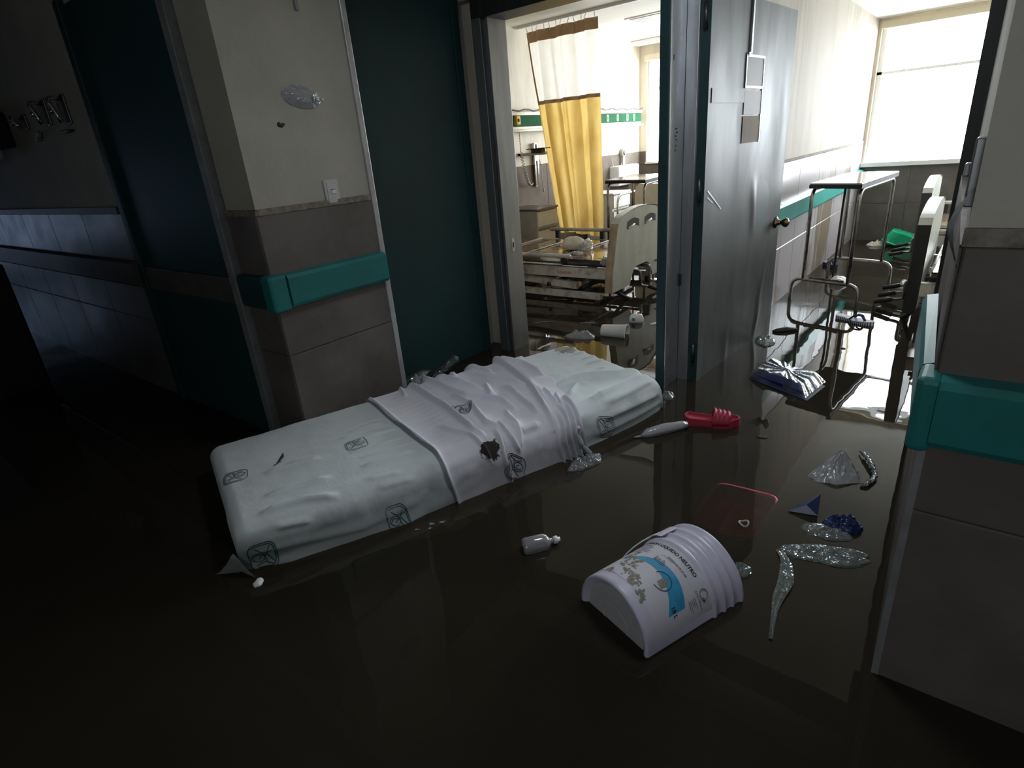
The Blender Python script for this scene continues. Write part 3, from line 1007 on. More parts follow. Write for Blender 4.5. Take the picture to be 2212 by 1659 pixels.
# dark pillar at the far left
dp = MB()
dp.cbox(-5.9, -4.70, 0.58, 0.85, FLOOR_Z, 0.80, 0.015)
dp = dp.build('low_counter', 'black')
tag(dp, 'black low counter end standing in the water at far left', 'counter')
# ------------------------------------------------------------------ open steel door of the right ward
HX, HY = -1.040, 2.742
DA = math.atan2(0.064, 1.065)
DL = 1.067
DU = Vector((math.sin(DA), math.cos(DA), 0))     # along the leaf
DN = Vector((math.cos(DA), -math.sin(DA), 0))    # out of the visible face


def D3(s, d, z):
    return Vector((HX, HY, 0)) + DU * s + DN * d + Vector((0, 0, z))


def dent(s, z):
    h = 0.0012 * fbm(s * 3.1, z * 1.3, 4) + 0.0006 * fbm(s * 9, z * 3, 9)
    # kicked-in fold left of the knob
    e = max(0.0, 1 - ((z - 0.80) / 0.20) ** 2) ** 2
    cx = 0.60 + 0.10 * (0.96 - z)
    h += 0.012 * e * math.exp(-((s - cx) / 0.035) ** 2) - 0.004 * e * math.exp(-((s - cx - 0.14) / 0.09) ** 2)
    # buckles low down near the free end
    e2 = max(0.0, 1 - ((z - 0.13) / 0.20) ** 2) ** 2
    h += 0.008 * e2 * math.exp(-((s - 0.80 - 0.25 * (z - 0.1)) / 0.03) ** 2)
    e3 = max(0.0, 1 - ((z - 0.33) / 0.18) ** 2) ** 2
    h += 0.007 * e3 * math.exp(-((s - 0.83 - 0.35 * (z - 0.3)) / 0.022) ** 2)
    e4 = max(0.0, 1 - abs(z - 0.06) / 0.14)
    h += 0.005 * e4 * math.exp(-((s - 0.35) / 0.03) ** 2)
    edge = min(1.0, min(s, DL - s) / 0.03)
    return h * max(0.0, edge)


d3 = thing('door_3', 'open dented steel door with knob and taped notices', None, (HX, HY, FLOOR_Z))
d3['kind'] = 'structure'
ZT = 1.757
lf = MB()
lf.grid(lambda u, v: D3(u * DL, dent(u * DL, FLOOR_Z + 0.02 + v * (ZT - FLOOR_Z - 0.02)), FLOOR_Z + 0.02 + v * (ZT - FLOOR_Z - 0.02)), 90, 130)
lf = lf.build('face_sheet', 'door_steel', d3)
core = MB()
z0 = FLOOR_Z + 0.02
cor = [D3(0, -0.001, z0), D3(DL, -0.001, z0), D3(DL, -0.045, z0), D3(0, -0.045, z0), D3(0, -0.001, ZT), D3(DL, -0.001, ZT), D3(DL, -0.045, ZT), D3(0, -0.045, ZT)]
core.add(cor, [(3, 2, 1, 0), (4, 5, 6, 7), (0, 1, 5, 4), (1, 2, 6, 5), (2, 3, 7, 6), (3, 0, 4, 7)])
core.build('core', 'teal_dark', d3)
# knob
kb = MB()
kc = D3(1.005, 0.0, 0.667)
kb.lathe(kc, DN, [(0.0, 0.034), (0.008, 0.032), (0.014, 0.018), (0.030, 0.012), (0.038, 0.014), (0.046, 0.023), (0.058, 0.028), (0.070, 0.024), (0.078, 0.010)], 28)
kb.build('door_knob', 'brass_dark', d3)
# notice holder: three pockets and the channel above
nh = MB()


def plate(mb, s0, s1, zz0, zz1, d0, d1):
    c = [D3(s, d, z) for z in (zz0, zz1) for d in (d0, d1) for s in (s0, s1)]
    mb.add(c, [(0, 2, 3, 1), (4, 5, 7, 6), (0, 1, 5, 4), (2, 6, 7, 3), (0, 4, 6, 2), (1, 3, 7, 5)])


for s0, s1, zz0, zz1 in ((0.395, 0.625, 1.512, 1.522), (0.395, 0.625, 1.378, 1.388), (0.395, 0.402, 1.388, 1.512), (0.618, 0.625, 1.13, 1.512)):
    plate(nh, s0, s1, zz0, zz1, 0.001, 0.006)
nh.build('notice_frame', 'steel', d3)
nb_ = MB()
plate(nb_, 0.402, 0.618, 1.388, 1.512, 0.002, 0.0035)
nb_.build('notice_pocket', 'notice_film', d3)
nb_ = MB()
plate(nb_, 0.398, 0.622, 1.262, 1.368, 0.002, 0.0035)
tag(nb_.build('notice_sheet', 'notice_film', d3), 'greyish paper notice')
nb_ = MB()
plate(nb_, 0.396, 0.624, 1.132, 1.255, 0.002, 0.0035)
tag(nb_.build('notice_sheet', 'notice_paper', d3), 'tan paper notice')
ch = MB()
plate(ch, 0.428, 0.445, 1.525, ZT, 0.001, 0.010)
plate(ch, 0.408, 0.424, 1.515, 1.53, 0.001, 0.010)
ch.build('channel', 'steel', d3)
tp = MB()
plate(tp, 0.03, 0.40, 1.315, 1.375, 0.0026, 0.0032)
tp.build('old_tape', 'door_steel', d3)
sc_ = MB()
p0, p1 = D3(0.03, 0.004, 0.945), D3(0.19, 0.004, 0.845)
sc_.ribbon([p0, p0.lerp(p1, 0.5), p1], 0.006, up=DN)
sc_.ribbon([D3(0.03, 0.004, 0.915), D3(0.09, 0.004, 0.885)], 0.004, up=DN)
sc_.build('scratch', 'white_edge', d3)
for z in (0.1, 0.9, 1.6):
    hg = MB().lathe(D3(-0.006, -0.022, z), (0, 0, 1), [(0, 0.009), (0.10, 0.009)], 12)
    hg.build('hinge', 'steel_dark', d3)

# ------------------------------------------------------------------ hospital beds
def slotted_panel(mb, P, l0, l1, y0, y1, z, nl, ny, th=0.006):
    """steel deck panel with oblong slots cut through it"""
    dl = (l1 - l0) / nl
    dy = (y1 - y0) / ny
    for i in range(nl):
        for j_ in range(ny):
            a0, a1, b0, b1 = l0 + i * dl, l0 + (i + 1) * dl, y0 + j_ * dy, y0 + (j_ + 1) * dy
            s = 0.5 if (j_ % 2) else 0.35
            ca, cb = a0 + dl * s, (b0 + b1) / 2
            h0, h1, k0, k1 = ca - 0.032, ca + 0.032, cb - 0.011, cb + 0.011
            o = [(a0, b0), (a1, b0), (a1, b1), (a0, b1)]
            q = [(h0, k0), (h1, k0), (h1, k1), (h0, k1)]
            vs = [P(a, b_, z) for a, b_ in o] + [P(a, b_, z) for a, b_ in q] + [P(a, b_, z - th) for a, b_ in q]
            mb.add(vs, [(0, 1, 5, 4), (1, 2, 6, 5), (2, 3, 7, 6), (3, 0, 4, 7), (4, 5, 9, 8), (5, 6, 10, 9), (6, 7, 11, 10), (7, 4, 8, 11)])


def hospital_bed(label, fx, y0, dx, W=1.02, Lb=1.94, group='flooded hospital beds', lettering=True, tp=0.12, edge='bed_edge'):
    t = thing('hospital_bed', label, 'bed', (fx + dx * Lb / 2, y0 + W / 2, FLOOR_Z), group)

    def P(l, y, z):
        return Vector((fx + dx * l, y0 + y, z))

    def board(mb, l0, l1, hi=0.0):
        top = []
        for i in range(17):
            u = i / 16
            yy = tp + 0.03 + (W - 2 * tp - 0.06) * u
            top.append((yy, 0.640 + hi + 0.055 * math.sin(PI * u) ** 0.8))
        poly = [(0.0, 0.10), (0.30, 0.10), (0.335, 0.17), (0.37, 0.215), (0.42, 0.235), (W - 0.42, 0.235), (W - 0.37, 0.215), (W - 0.335, 0.17), (W - 0.30, 0.10), (W, 0.10),
                (W - tp / 6, 0.25)] + [(W - a, b_) for a, b_ in ((tp * 0.83, 0.56), (tp, 0.61))] + top[::-1] + [(tp, 0.61), (tp * 0.83, 0.56), (tp / 6, 0.25)]
        vs0 = [(fx + dx * l0, y0 + a, b_) for a, b_ in poly]
        vs1 = [(fx + dx * l1, y0 + a, b_) for a, b_ in poly]
        n_ = len(poly)
        bm = bmesh.new()
        A = [bm.verts.new(v) for v in vs0]
        B = [bm.verts.new(v) for v in vs1]
        bm.faces.new(A)
        bm.faces.new(list(reversed(B)))
        for i in range(n_):
            bm.faces.new((A[i], B[i], B[(i + 1) % n_], A[(i + 1) % n_]))
        bmesh.ops.recalc_face_normals(bm, faces=bm.faces)
        bmesh.ops.triangulate(bm, faces=[f for f in bm.faces if len(f.verts) > 4])
        mb.from_bm(bm)
        return poly

    fb = MB()
    poly = board(fb, -0.028, 0.028)
    fbo = fb.build('footboard', 'bed_white', t)
    # dirty edge band running round the board
    eb = MB()
    ring = [(0.0, 0.10), (tp / 6, 0.25), (tp * 0.83, 0.56), (tp, 0.61)] + [(tp + 0.03 + (W - 2 * tp - 0.06) * i / 16, 0.640 + 0.055 * math.sin(PI * i / 16) ** 0.8) for i in range(17)]
    vs, fs = [], []
    for a, b_ in ring:
        oy = -0.004 if a < tp + 0.03 else 0.0
        oz = 0.006 if a >= tp + 0.02 else 0.0
        vs += [P(-0.033, a + oy, b_ + oz), P(0.033, a + oy, b_ + oz)]
    for i in range(len(ring) - 1):
        fs.append((2 * i, 2 * i + 1, 2 * i + 3, 2 * i + 2))
    k = 4
    e1 = MB()
    e1.add(vs[:2 * k], fs[:k - 1])
    e1.build('side_edge', edge, fbo)
    e2 = MB()
    e2.add(vs[2 * (k - 1):], [tuple(i - 2 * (k - 1) for i in f) for f in fs[k - 1:]])
    e2.build('top_rail', 'bed_white', fbo)
    # hand holes: black patch painted as shade, pale bar as highlight
    for c in (0.36, W - 0.36):
        gp = MB()
        pts = [(c - 0.10 + 0.2 * i / 10, 0.602 + 0.02 * math.sin(PI * i / 10)) for i in range(11)]
        gp.add([P(-0.030, a, b_) for a, b_ in pts] + [P(-0.030, a, b_ - 0.055) for a, b_ in pts[::-1]], [tuple(range(22))])
        gpo = gp.build('hole_shade', 'black', fbo)
        MB().tube([P(-0.034, c - 0.09, 0.555), P(-0.034, c + 0.01, 0.575)], 0.009, 8).build('hole_glint', 'white_plastic', fbo)
    gv = MB()
    gv.ribbon([P(-0.0295, 0.30, 0.325), P(-0.0295, W - 0.05, 0.325)], 0.006, up=Vector((dx, 0, 0)))
    gv.build('groove', 'white_edge', fbo)
    hb = MB()
    board(hb, Lb - 0.028, Lb + 0.028, 0.12)
    hb.build('headboard', 'bed_white', t)
    # deck in four sections
    zd = 0.335
    cuts = [0.06, 0.50, 0.92, 1.28, 1.88]
    for i in range(4):
        sp_ = MB()
        slotted_panel(sp_, P, cuts[i] + 0.008, cuts[i + 1] - 0.008, 0.08, W - 0.08, zd, max(2, int((cuts[i + 1] - cuts[i]) / 0.16)), 6)
        po = sp_.build('deck_panel', 'bed_plate', t)
        rm = MB()
        rm.tube([P(cuts[i] + 0.008, 0.07, zd + 0.004), P(cuts[i] + 0.008, W - 0.07, zd + 0.004)], 0.008, 6)
        rm.build('rim', 'bed_frame', po)
    # main frame beams
    for s, yy in ((-1, 0.06), (1, W - 0.06)):
        bmw = MB()
        c = [P(l, yy + d, z) for z in (0.195, 0.275) for d in (-0.018, 0.018) for l in (0.02, Lb - 0.05)]
        bmw.add(c, [(0, 2, 3, 1), (4, 5, 7, 6), (0, 1, 5, 4), (2, 6, 7, 3), (0, 4, 6, 2), (1, 3, 7, 5)])
        bo = bmw.build('side_beam', 'bed_frame', t)
        if s < 0 and lettering:
            vs_, fs_ = text_polys('Lojunse', 0.045)
            tm = MB()
            tm.add([P(0.50 - x if dx < 0 else 0.35 + x, yy - 0.0195, 0.220 + y) for x, y, z in vs_], fs_)
            tag(tm.build('maker_lettering', 'red_tray', bo), 'small red script lettering')
        dk = MB()
        dk.tube([P(0.05, yy, 0.300), P(Lb - 0.06, yy, 0.300)], 0.014, 8)
        dk.build('deck_rail', 'black', bo)
        # fold-down side rail with its brackets
        rl = MB()
        yo = yy - s * -0.0 + s * 0.03
        zr = 0.365 if s < 0 else 0.425
        ra, rb = (0.36, 1.70) if s < 0 else (0.03, 1.20)
        rl.tube([P(ra, yo, zr), P(rb, yo, zr)], 0.017, 10)
        ro = rl.build('side_rail', 'bed_frame', t)
        for q in ((ra + 0.06, (ra + rb) / 2, rb - 0.08)):
            br = MB()
            c = [P(q + e * 0.02, yo + d * 0.014, z) for z in (0.30 if s < 0 else 0.34, zr - 0.012) for d in (-1, 1) for e in (-1, 1)]
            br.add(c, [(0, 2, 3, 1), (4, 5, 7, 6), (0, 1, 5, 4), (2, 6, 7, 3), (0, 4, 6, 2), (1, 3, 7, 5)])
            br.build('bracket', 'black', ro)
        if s < 0:
            rl2 = MB()
            rl2.tube([P(0.42, yo - 0.03, 0.300), P(1.1, yo - 0.03, 0.305), P(1.75, yo - 0.03, 0.33)], 0.009, 8)
            rl2.build('lower_rail', 'chrome_dull', ro)
        # lower frame near the water
        lb = MB()
        c = [P(l, yy + d, z) for z in (0.028, 0.075) for d in (-0.022, 0.022) for l in (0.10, Lb - 0.15)]
        lb.add(c, [(0, 2, 3, 1), (4, 5, 7, 6), (0, 1, 5, 4), (2, 6, 7, 3), (0, 4, 6, 2), (1, 3, 7, 5)])
        lb.build('base_beam', 'bed_frame', t)
        for l in (0.14, Lb - 0.2):
            cs = MB()
            cs.tube([P(l, yy, 0.03), P(l, yy, -0.17)], 0.022, 8)
            cs.lathe(P(l, yy - 0.015, FLOOR_Z + 0.06), (0, 1, 0), [(0, 0.06), (0.03, 0.06)], 18)
            cs.build('caster', 'black_rubber', t)
        la = MB()
        c = [P(l, yy + d * 0.02 - s * 0.05, z) for (l, zz) in ((0.35, 0.085), (0.95, 0.125)) for d in (-1, 1) for z in (zz, zz + 0.055)]
        la.add(c, [(0, 1, 3, 2), (4, 6, 7, 5), (0, 4, 5, 1), (2, 3, 7, 6), (1, 5, 7, 3), (0, 2, 6, 4)])
        la.build('lift_arm', 'bed_frame', t)
    for l in (0.28, 0.62, 1.30):
        cb_ = MB()
        cb_.tube([P(l, 0.08, 0.11), P(l, W - 0.08, 0.11)], 0.02, 8)
        cb_.build('cross_tube', 'black', t)
    # crank handles under the footboard
    for i, (yy, zz, an) in enumerate(((0.40, 0.20, 0.35), (0.57, 0.215, 0.15), (0.76, 0.215, 0.3))):
        ck = MB()
        hx, hz = math.sin(an) * 0.11, math.cos(an) * 0.13
        ck.tube(rounded_path([P(0.04, yy, zz), P(-0.07, yy, zz), P(-0.07, yy + hx * 0.5, zz - hz), P(-0.15, yy + hx * 0.8, zz - hz - 0.01)], 0.02), 0.010, 8)
        co = ck.build('crank', 'chrome_dull', t)
        MB().tube([P(-0.13, yy + hx * 0.75, zz - hz - 0.008), P(-0.23, yy + hx * 1.0, zz - hz - 0.035)], 0.015, 10).build('crank_grip', 'black_rubber', co)
    pd = MB()
    pd.tube(rounded_path([P(0.02, 0.12, 0.10), P(-0.02, 0.20, 0.03), P(-0.06, 0.30, -0.02)], 0.03), 0.014, 8)
    pd.build('brake_pedal', 'black_rubber', t)
    return t


hospital_bed('stripped hospital bed with pale footboard in front of the yellow curtain', -2.20, 3.89, -1)
hospital_bed('stripped hospital bed seen end-on behind the right door jamb', -0.262, 4.05, 1, lettering=False, tp=0.03, edge='black')
hospital_bed('second hospital bed farther behind the right door jamb', -0.395, 5.75, 1, lettering=False, tp=0.04, edge='steel_dark')


# ------------------------------------------------------------------ overbed tables
def overbed_table(label, nl, nr, fl_, frr, zt, thick, foot):
    """nl..frr: near-left, near-right, far-left, far-right upright positions (x, y)"""
    cx = (nl[0] + nr[0] + fl_[0] + frr[0]) / 4
    cy = (nl[1] + nr[1] + fl_[1] + frr[1]) / 4
    t = thing('overbed_table', label, 'table', (cx, cy, FLOOR_Z), 'overbed tables')
    ex = (Vector((*nr, 0)) - Vector((*nl, 0)))
    ey = (Vector((*fl_, 0)) - Vector((*nl, 0)))
    o = Vector((*nl, 0))

    def Q(u, v, z):
        return o + ex * u + ey * v + Vector((0, 0, z))
    tb = MB()
    c = [Q(u, v, z) for z in (zt, zt + thick) for v in (-0.05, 1.05) for u in (-0.05, 1.06)]
    bm = bmesh.new()
    bv = [bm.verts.new(p) for p in c]
    for f in [(0, 2, 3, 1), (4, 5, 7, 6), (0, 1, 5, 4), (2, 6, 7, 3), (0, 4, 6, 2), (1, 3, 7, 5)]:
        bm.faces.new([bv[i] for i in f])
    bmesh.ops.bevel(bm, geom=list(bm.edges), offset=0.006, segments=2, affect='EDGES')
    tb.from_bm(bm)
    tb.build('table_top', 'table_top', t)
    ap = MB()
    c = [Q(u, v, z) for z in (zt - 0.024, zt) for v in (-0.045, 1.045) for u in (-0.045, 1.055)]
    ap.add(c, [(0, 2, 3, 1), (4, 5, 7, 6), (0, 1, 5, 4), (2, 6, 7, 3), (0, 4, 6, 2), (1, 3, 7, 5)])
    ap.build('apron', 'black', t)
    for u in (0.0, 1.0):
        fr = MB()
        fr.tube(rounded_path([Q(u, 0.0, foot), Q(u, 0.0, zt - 0.034), Q(u, 1.0, zt - 0.034), Q(u, 1.0, foot)], 0.07), 0.0125, 10)
        fr.build('upright_frame', 'chrome_dull', t)
    for v in (0.0, 1.0):
        ft = MB()
        ft.tube(rounded_path([Q(-0.27, v, FLOOR_Z + 0.02), Q(-0.27, v, foot), Q(1.25, v, foot), Q(1.25, v, FLOOR_Z + 0.02)], 0.075), 0.0125, 10)
        fo = ft.build('foot_frame', 'chrome_dull', t)
        if v == 0.0:
            sl = MB()
            for i in range(26):
                q = Q(0.15 + 0.75 * i / 25, 0, foot + 0.012 + 0.006 * random.random())
                sl.lathe(q, (0, 0, 1), [(-0.006, 0.004), (0, 0.007 + 0.004 * random.random()), (0.008, 0.002)], 6)
            sl.build('mud_clumps', 'mud', fo)
    return t


overbed_table('chrome overbed table standing in water beside the teal rail', (-0.955, 4.50), (-0.655, 4.40), (-0.87, 5.32), (-0.585, 5.24), 0.812, 0.010, 0.165)
overbed_table('overbed table beyond the yellow curtain', (-3.05, 5.42), (-2.60, 5.32), (-3.12, 6.10), (-2.66, 6.02), 0.822, 0.010, 0.165)
# ------------------------------------------------------------------ yellow privacy curtain
YC = 5.60


def curtain_pt(u, z):
    """u 0..1 from the wall side to the free edge"""
    f = (2.33 - z) / 2.07
    x0 = -4.10 + 0.30 * f ** 1.2
    x1 = -3.225 - 0.01 * f
    fold = 0.040 * math.sin(u * 6.2 * PI + 0.6) + 0.018 * math.sin(u * 15.1 * PI + 1.2) + 0.012 * fbm(u * 6, z * 1.2, 3)
    y = YC + fold * (0.45 + 0.55 * min(1, f * 2.5))
    x = x0 + (x1 - x0) * u + 0.012 * math.sin(u * 12.4 * PI + z)
    y += 0.02 * fbm(u * 3, z * 2.5, 8) * f
    return (x, y, z)


ct = thing('privacy_curtain', 'yellow hospital curtain with white mesh top hanging from ceiling rail', 'curtain', (-3.65, YC, 0.26))


def curtain_band(name, z0, z1, m, nz, dy=0.0, sc=None):
    g = MB()

    def fn(u, v):
        z = z0 + (z1 - z0) * v
        if name == 'curtain_panel':
            z += 0.02 * math.sin(u * 5) * (1 - v)
        x, y, zz = curtain_pt(u, z)
        return (x, y - dy, zz)
    g.grid(fn, 110, nz)
    return g.build(name, m, ct)


curtain_band('curtain_panel', 0.26, 1.625, 'curtain_yellow', 40)
curtain_band('mesh_panel', 1.63, 2.205, 'curtain_mesh', 20)
curtain_band('trim_band', 1.61, 1.645, 'tan_fabric', 2, 0.004)
curtain_band('header_band', 2.20, 2.30, 'tan_fabric', 4, 0.003)
sb = MB()
sb.grid(lambda u, v: tuple(Vector(curtain_pt(0.045 * u, 1.63 + 0.58 * v)) + Vector((0, -0.004, 0))), 6, 12)
sb.build('side_band', 'tan_fabric', ct)
for i in range(12):
    x, y, z = curtain_pt((i + 0.3) / 12, 2.295)
    hk = MB()
    hk.tube([(x, y, 2.285), (x, y - 0.004, 2.315), (x, YC, 2.335), (x, YC, 2.350)], 0.0045, 6)
    hk.build('hook', 'white_plastic', ct)
rl = MB().cbox(-4.19, -1.21, YC - 0.02, YC + 0.02, 2.345, 2.37, 0.004)
tag(rl.build('curtain_rail', 'window_frame'), 'white ceiling rail carrying the yellow curtain', 'curtain rail')


# ------------------------------------------------------------------ bedside cabinets
def bedside_cabinet(label, x0, x1, y0, y1, zt, front, side):
    """drawers face +x"""
    t = thing('bedside_cabinet', label, 'cabinet', ((x0 + x1) / 2, (y0 + y1) / 2, FLOOR_Z), 'bedside cabinets')
    MB().cbox(x0, x1 - 0.02, y0, y1, FLOOR_Z + 0.05, zt - 0.02, 0.006).build('body', side, t)
    tp = MB().cbox(x0 - 0.005, x1 + 0.005, y0 - 0.008, y1 + 0.008, zt - 0.02, zt, 0.004)
    tp.build('top', 'cabinet_dark' if front == 'cabinet_beige' else front, t)
    for a, b_ in ((zt - 0.185, zt - 0.03), (zt - 0.46, zt - 0.225), (FLOOR_Z + 0.07, zt - 0.475)):
        d = MB().cbox(x1 - 0.02, x1, y0 + 0.006, y1 - 0.006, a, b_, 0.004).build('drawer', front, t)
        MB().cbox(x1 - 0.012, x1 + 0.012, y0 + 0.03, y1 - 0.03, b_ + 0.004, b_ + 0.014, 0.003).build('pull', 'cabinet_dark', d)
    for a in (x0 + 0.04, x1 - 0.05):
        for b_ in (y0 + 0.04, y1 - 0.04):
            MB().lathe((a, b_, FLOOR_Z), (0, 0, 1), [(0, 0.015), (0.05, 0.015)], 10).build('leg', 'black_rubber', t)
    return t


bedside_cabinet('beige bedside cabinet with two drawers in front of yellow curtain', -4.10, -3.66, 5.02, 5.40, 0.60, 'cabinet_beige', 'cabinet_side')
bedside_cabinet('white bedside cabinet beyond the yellow curtain', -4.12, -3.72, 6.75, 7.2, 0.58, 'white_plastic', 'white_plastic')


# ------------------------------------------------------------------ head-wall service panels
def headwall(label, y0, y1, sockets, yellow=None):
    t = thing('headwall_panel', label, 'wall panel', (XL1, (y0 + y1) / 2, 1.36), 'green head-wall panels')
    MB().cbox(XL1, XL1 + 0.10, y0, y1, 1.36, 1.385, 0.004).build('lower_tray', 'headwall_white', t)
    MB().cbox(XL1, XL1 + 0.055, y0, y1, 1.385, 1.415, 0.004).build('lower_casing', 'headwall_white', t)
    MB().cbox(XL1, XL1 + 0.075, y0, y1, 1.525, 1.56, 0.004).build('upper_casing', 'headwall_white', t)
    MB().cbox(XL1, XL1 + 0.06, y0 + 0.01, y1 - 0.01, 1.415, 1.525, 0.003).build('green_face', 'green_panel', t)
    for y in sockets:
        s = MB().cbox(XL1 + 0.055, XL1 + 0.067, y, y + 0.05, 1.43, 1.51, 0.003).build('socket_plate', 'headwall_white', t)
        MB().box(XL1 + 0.067, XL1 + 0.069, y + 0.015, y + 0.035, 1.45, 1.49).build('socket_hole', 'green_panel', s)
    if yellow:
        s = MB().cbox(XL1 + 0.055, XL1 + 0.10, yellow, yellow + 0.07, 1.43, 1.52, 0.010, 3)
        s = s.build('yellow_outlet', 'yellow_socket', t)
        MB().lathe((XL1 + 0.10, yellow + 0.035, 1.475), (1, 0, 0), [(0, 0.016), (0.008, 0.014)], 16).build('outlet_port', 'black', s)
    cb = MB()
    cb.tube([(XL1 + 0.08, y0 + (y1 - y0) * i / 14, 1.575 + 0.010 * math.sin(i * 1.9)) for i in range(15)], 0.008, 6)
    cb.build('cable', 'black', t)
    return t


headwall('green head-wall panel with yellow outlet left of the curtain', 4.9, 6.15, (), 5.36)
headwall('washed-out green head-wall panel near the window', 7.10, 8.36, (7.35, 7.62, 7.9, 8.1))

# coiled call cord
cc = MB()
pts = []
for i in range(0, 261):
    f = i / 260
    if f < 0.25:
        p = Vector((XL1 + 0.06, 5.44 + 0.02 * f, 1.36 - 0.20 * (f / 0.25)))
        a = 0.004
    else:
        g_ = (f - 0.25) / 0.75
        p = Vector((XL1 + 0.06, 5.445 + 0.17 * g_, 1.16 - 0.36 * math.sin(g_ * 1.9)))
        a = 0.016
    pts.append(p + Vector((a * math.cos(i * 0.75), a * math.sin(i * 0.75), 0)))
cc.tube(pts, 0.004, 5)
tag(cc.build('call_cord', 'notice_grey'), 'coiled beige call cord hanging under the green panel', 'cord')

# wall rail with suction regulator
sr = thing('suction_unit', 'chrome wall rail with clamp arm touching the curtain', 'medical device', (XL1, 5.75, 0.76))
chn = MB()
chn.cbox(XL1 + 0.01, XL1 + 0.045, 5.72, 5.735, 0.78, 1.24, 0.002)
chn.cbox(XL1 + 0.01, XL1 + 0.045, 5.775, 5.79, 0.78, 1.24, 0.002)
chn.box(XL1 + 0.01, XL1 + 0.02, 5.72, 5.79, 0.78, 1.12)
chn.cbox(XL1 + 0.01, XL1 + 0.045, 5.72, 5.79, 1.225, 1.24, 0.002)
chn.build('channel', 'chrome', sr)
am = MB()
am.cbox(XL1 + 0.03, XL1 + 0.09, 5.40, 5.76, 1.115, 1.145, 0.004)
am.cbox(XL1 + 0.05, XL1 + 0.42, 5.40, 5.44, 1.115, 1.145, 0.004)
am.build('arm', 'chrome_dull', sr)
cl = MB()
cl.cbox(XL1 + 0.20, XL1 + 0.44, 5.36, 5.47, 1.175, 1.185, 0.002)
cl.cbox(XL1 + 0.25, XL1 + 0.38, 5.375, 5.46, 1.135, 1.175, 0.006)
cl.build('clamp', 'black', sr)
MB().cbox(XL1 + 0.012, XL1 + 0.03, 5.735, 5.775, 0.77, 1.05, 0.003).build('backplate', 'headwall_white', sr)
tb_ = MB()
tb_.tube([(XL1 + 0.05, 5.80, 1.06), (XL1 + 0.05, 5.83, 0.98), (XL1 + 0.05, 5.83, 0.85), (XL1 + 0.05, 5.85, 0.74)], 0.004, 6)
tb_.lathe((XL1 + 0.05, 5.85, 0.70), (0, 0, 1), [(0, 0.004), (0.01, 0.011), (0.035, 0.011), (0.045, 0.004)], 10)
tb_.build('hose', 'notice_grey', sr)

# wall gauge near the window
wg = thing('wall_gauge', 'small grey gauge with looped hose by the window', 'medical device', (XL1, 7.85, 0.9))
MB().lathe((XL1 + 0.0, 7.85, 1.02), (1, 0, 0), [(0, 0.055), (0.05, 0.055), (0.055, 0.045)], 20).build('dial', 'notice_grey', wg)
MB().lathe((XL1 + 0.056, 7.85, 1.02), (1, 0, 0), [(0, 0.035), (0.003, 0.033)], 18).build('dial_face', 'black', wg)
MB().cbox(XL1, XL1 + 0.05, 7.82, 7.88, 0.86, 0.97, 0.005).build('bracket', 'notice_grey', wg)
MB().tube([(XL1 + 0.03, 7.84 - 0.16 * (1 - math.cos(i / 12 * PI)) / 2 * 2, 0.98 - 0.16 * math.sin(i / 12 * PI)) for i in range(13)], 0.006, 6).build('hose', 'notice_grey', wg)
MB().cbox(XL1, XL1 + 0.16, 7.5, 8.1, 0.60, 0.86, 0.02).build('tray_box', 'white_plastic', wg)

# bed by the window: pale board and chrome rail
b2 = thing('window_bed', 'white bed end with chrome hoop rail by the window', 'bed', (-2.75, 7.2, FLOOR_Z))
bdp = MB()
pl = [(-3.30, 0.46), (-3.30, 0.62), (-3.285, 0.67), (-3.25, 0.70), (-2.25, 0.70), (-2.21, 0.67), (-2.20, 0.62), (-2.20, 0.46), (-2.24, 0.44), (-3.26, 0.44)]
bdp.prism(pl, 6.50, 6.60, 'y')
bdp.build('footboard', 'white_plastic', b2)
MB().cbox(-3.28, -2.24, 6.60, 8.30, 0.30, 0.36, 0.01).build('deck', 'bed_frame', b2)
MB().cbox(-3.26, -2.26, 6.48, 6.54, 0.20, 0.26, 0.01).build('end_beam', 'bed_frame', b2)
for x in (-3.20, -2.30):
    for y in (6.6, 8.2):
        MB().tube([(x, y, 0.30), (x, y, FLOOR_Z)], 0.02, 8).build('leg', 'chrome_dull', b2)
MB().tube(rounded_path([(-3.42, 6.30, -0.05), (-3.42, 6.30, 0.60), (-3.42, 7.2, 0.60), (-3.42, 7.2, -0.05)], 0.12), 0.013, 8).build('hoop_rail', 'chrome', b2)
MB().tube([(-3.42, 6.30, 0.30), (-3.42, 7.2, 0.30)], 0.010, 8).build('rail_bar', 'chrome', b2)

# ceiling fixtures of the left ward
cl_ = thing('ceiling_light', 'long white strip lamp on the ward ceiling near the window', 'lamp', (-3.3, 7.95, 2.37))
MB().cbox(-4.05, -2.6, 7.86, 8.00, 2.325, 2.37, 0.008).build('housing', 'window_frame', cl_)
MB().cbox(-4.02, -2.63, 7.88, 7.98, 2.318, 2.326, 0.003).build('diffuser', 'white_plastic', cl_)
cp = thing('ceiling_grille', 'square white grille set in the ward ceiling', 'vent', (-3.0, 6.6, 2.37))
MB().box(-3.36, -2.76, 6.38, 6.98, 2.360, 2.372).build('frame', 'white_plastic', cp)
for i in range(8):
    MB().box(-3.32, -2.80, 6.42 + 0.065 * i, 6.455 + 0.065 * i, 2.352, 2.361).build('slat', 'window_frame', cp)

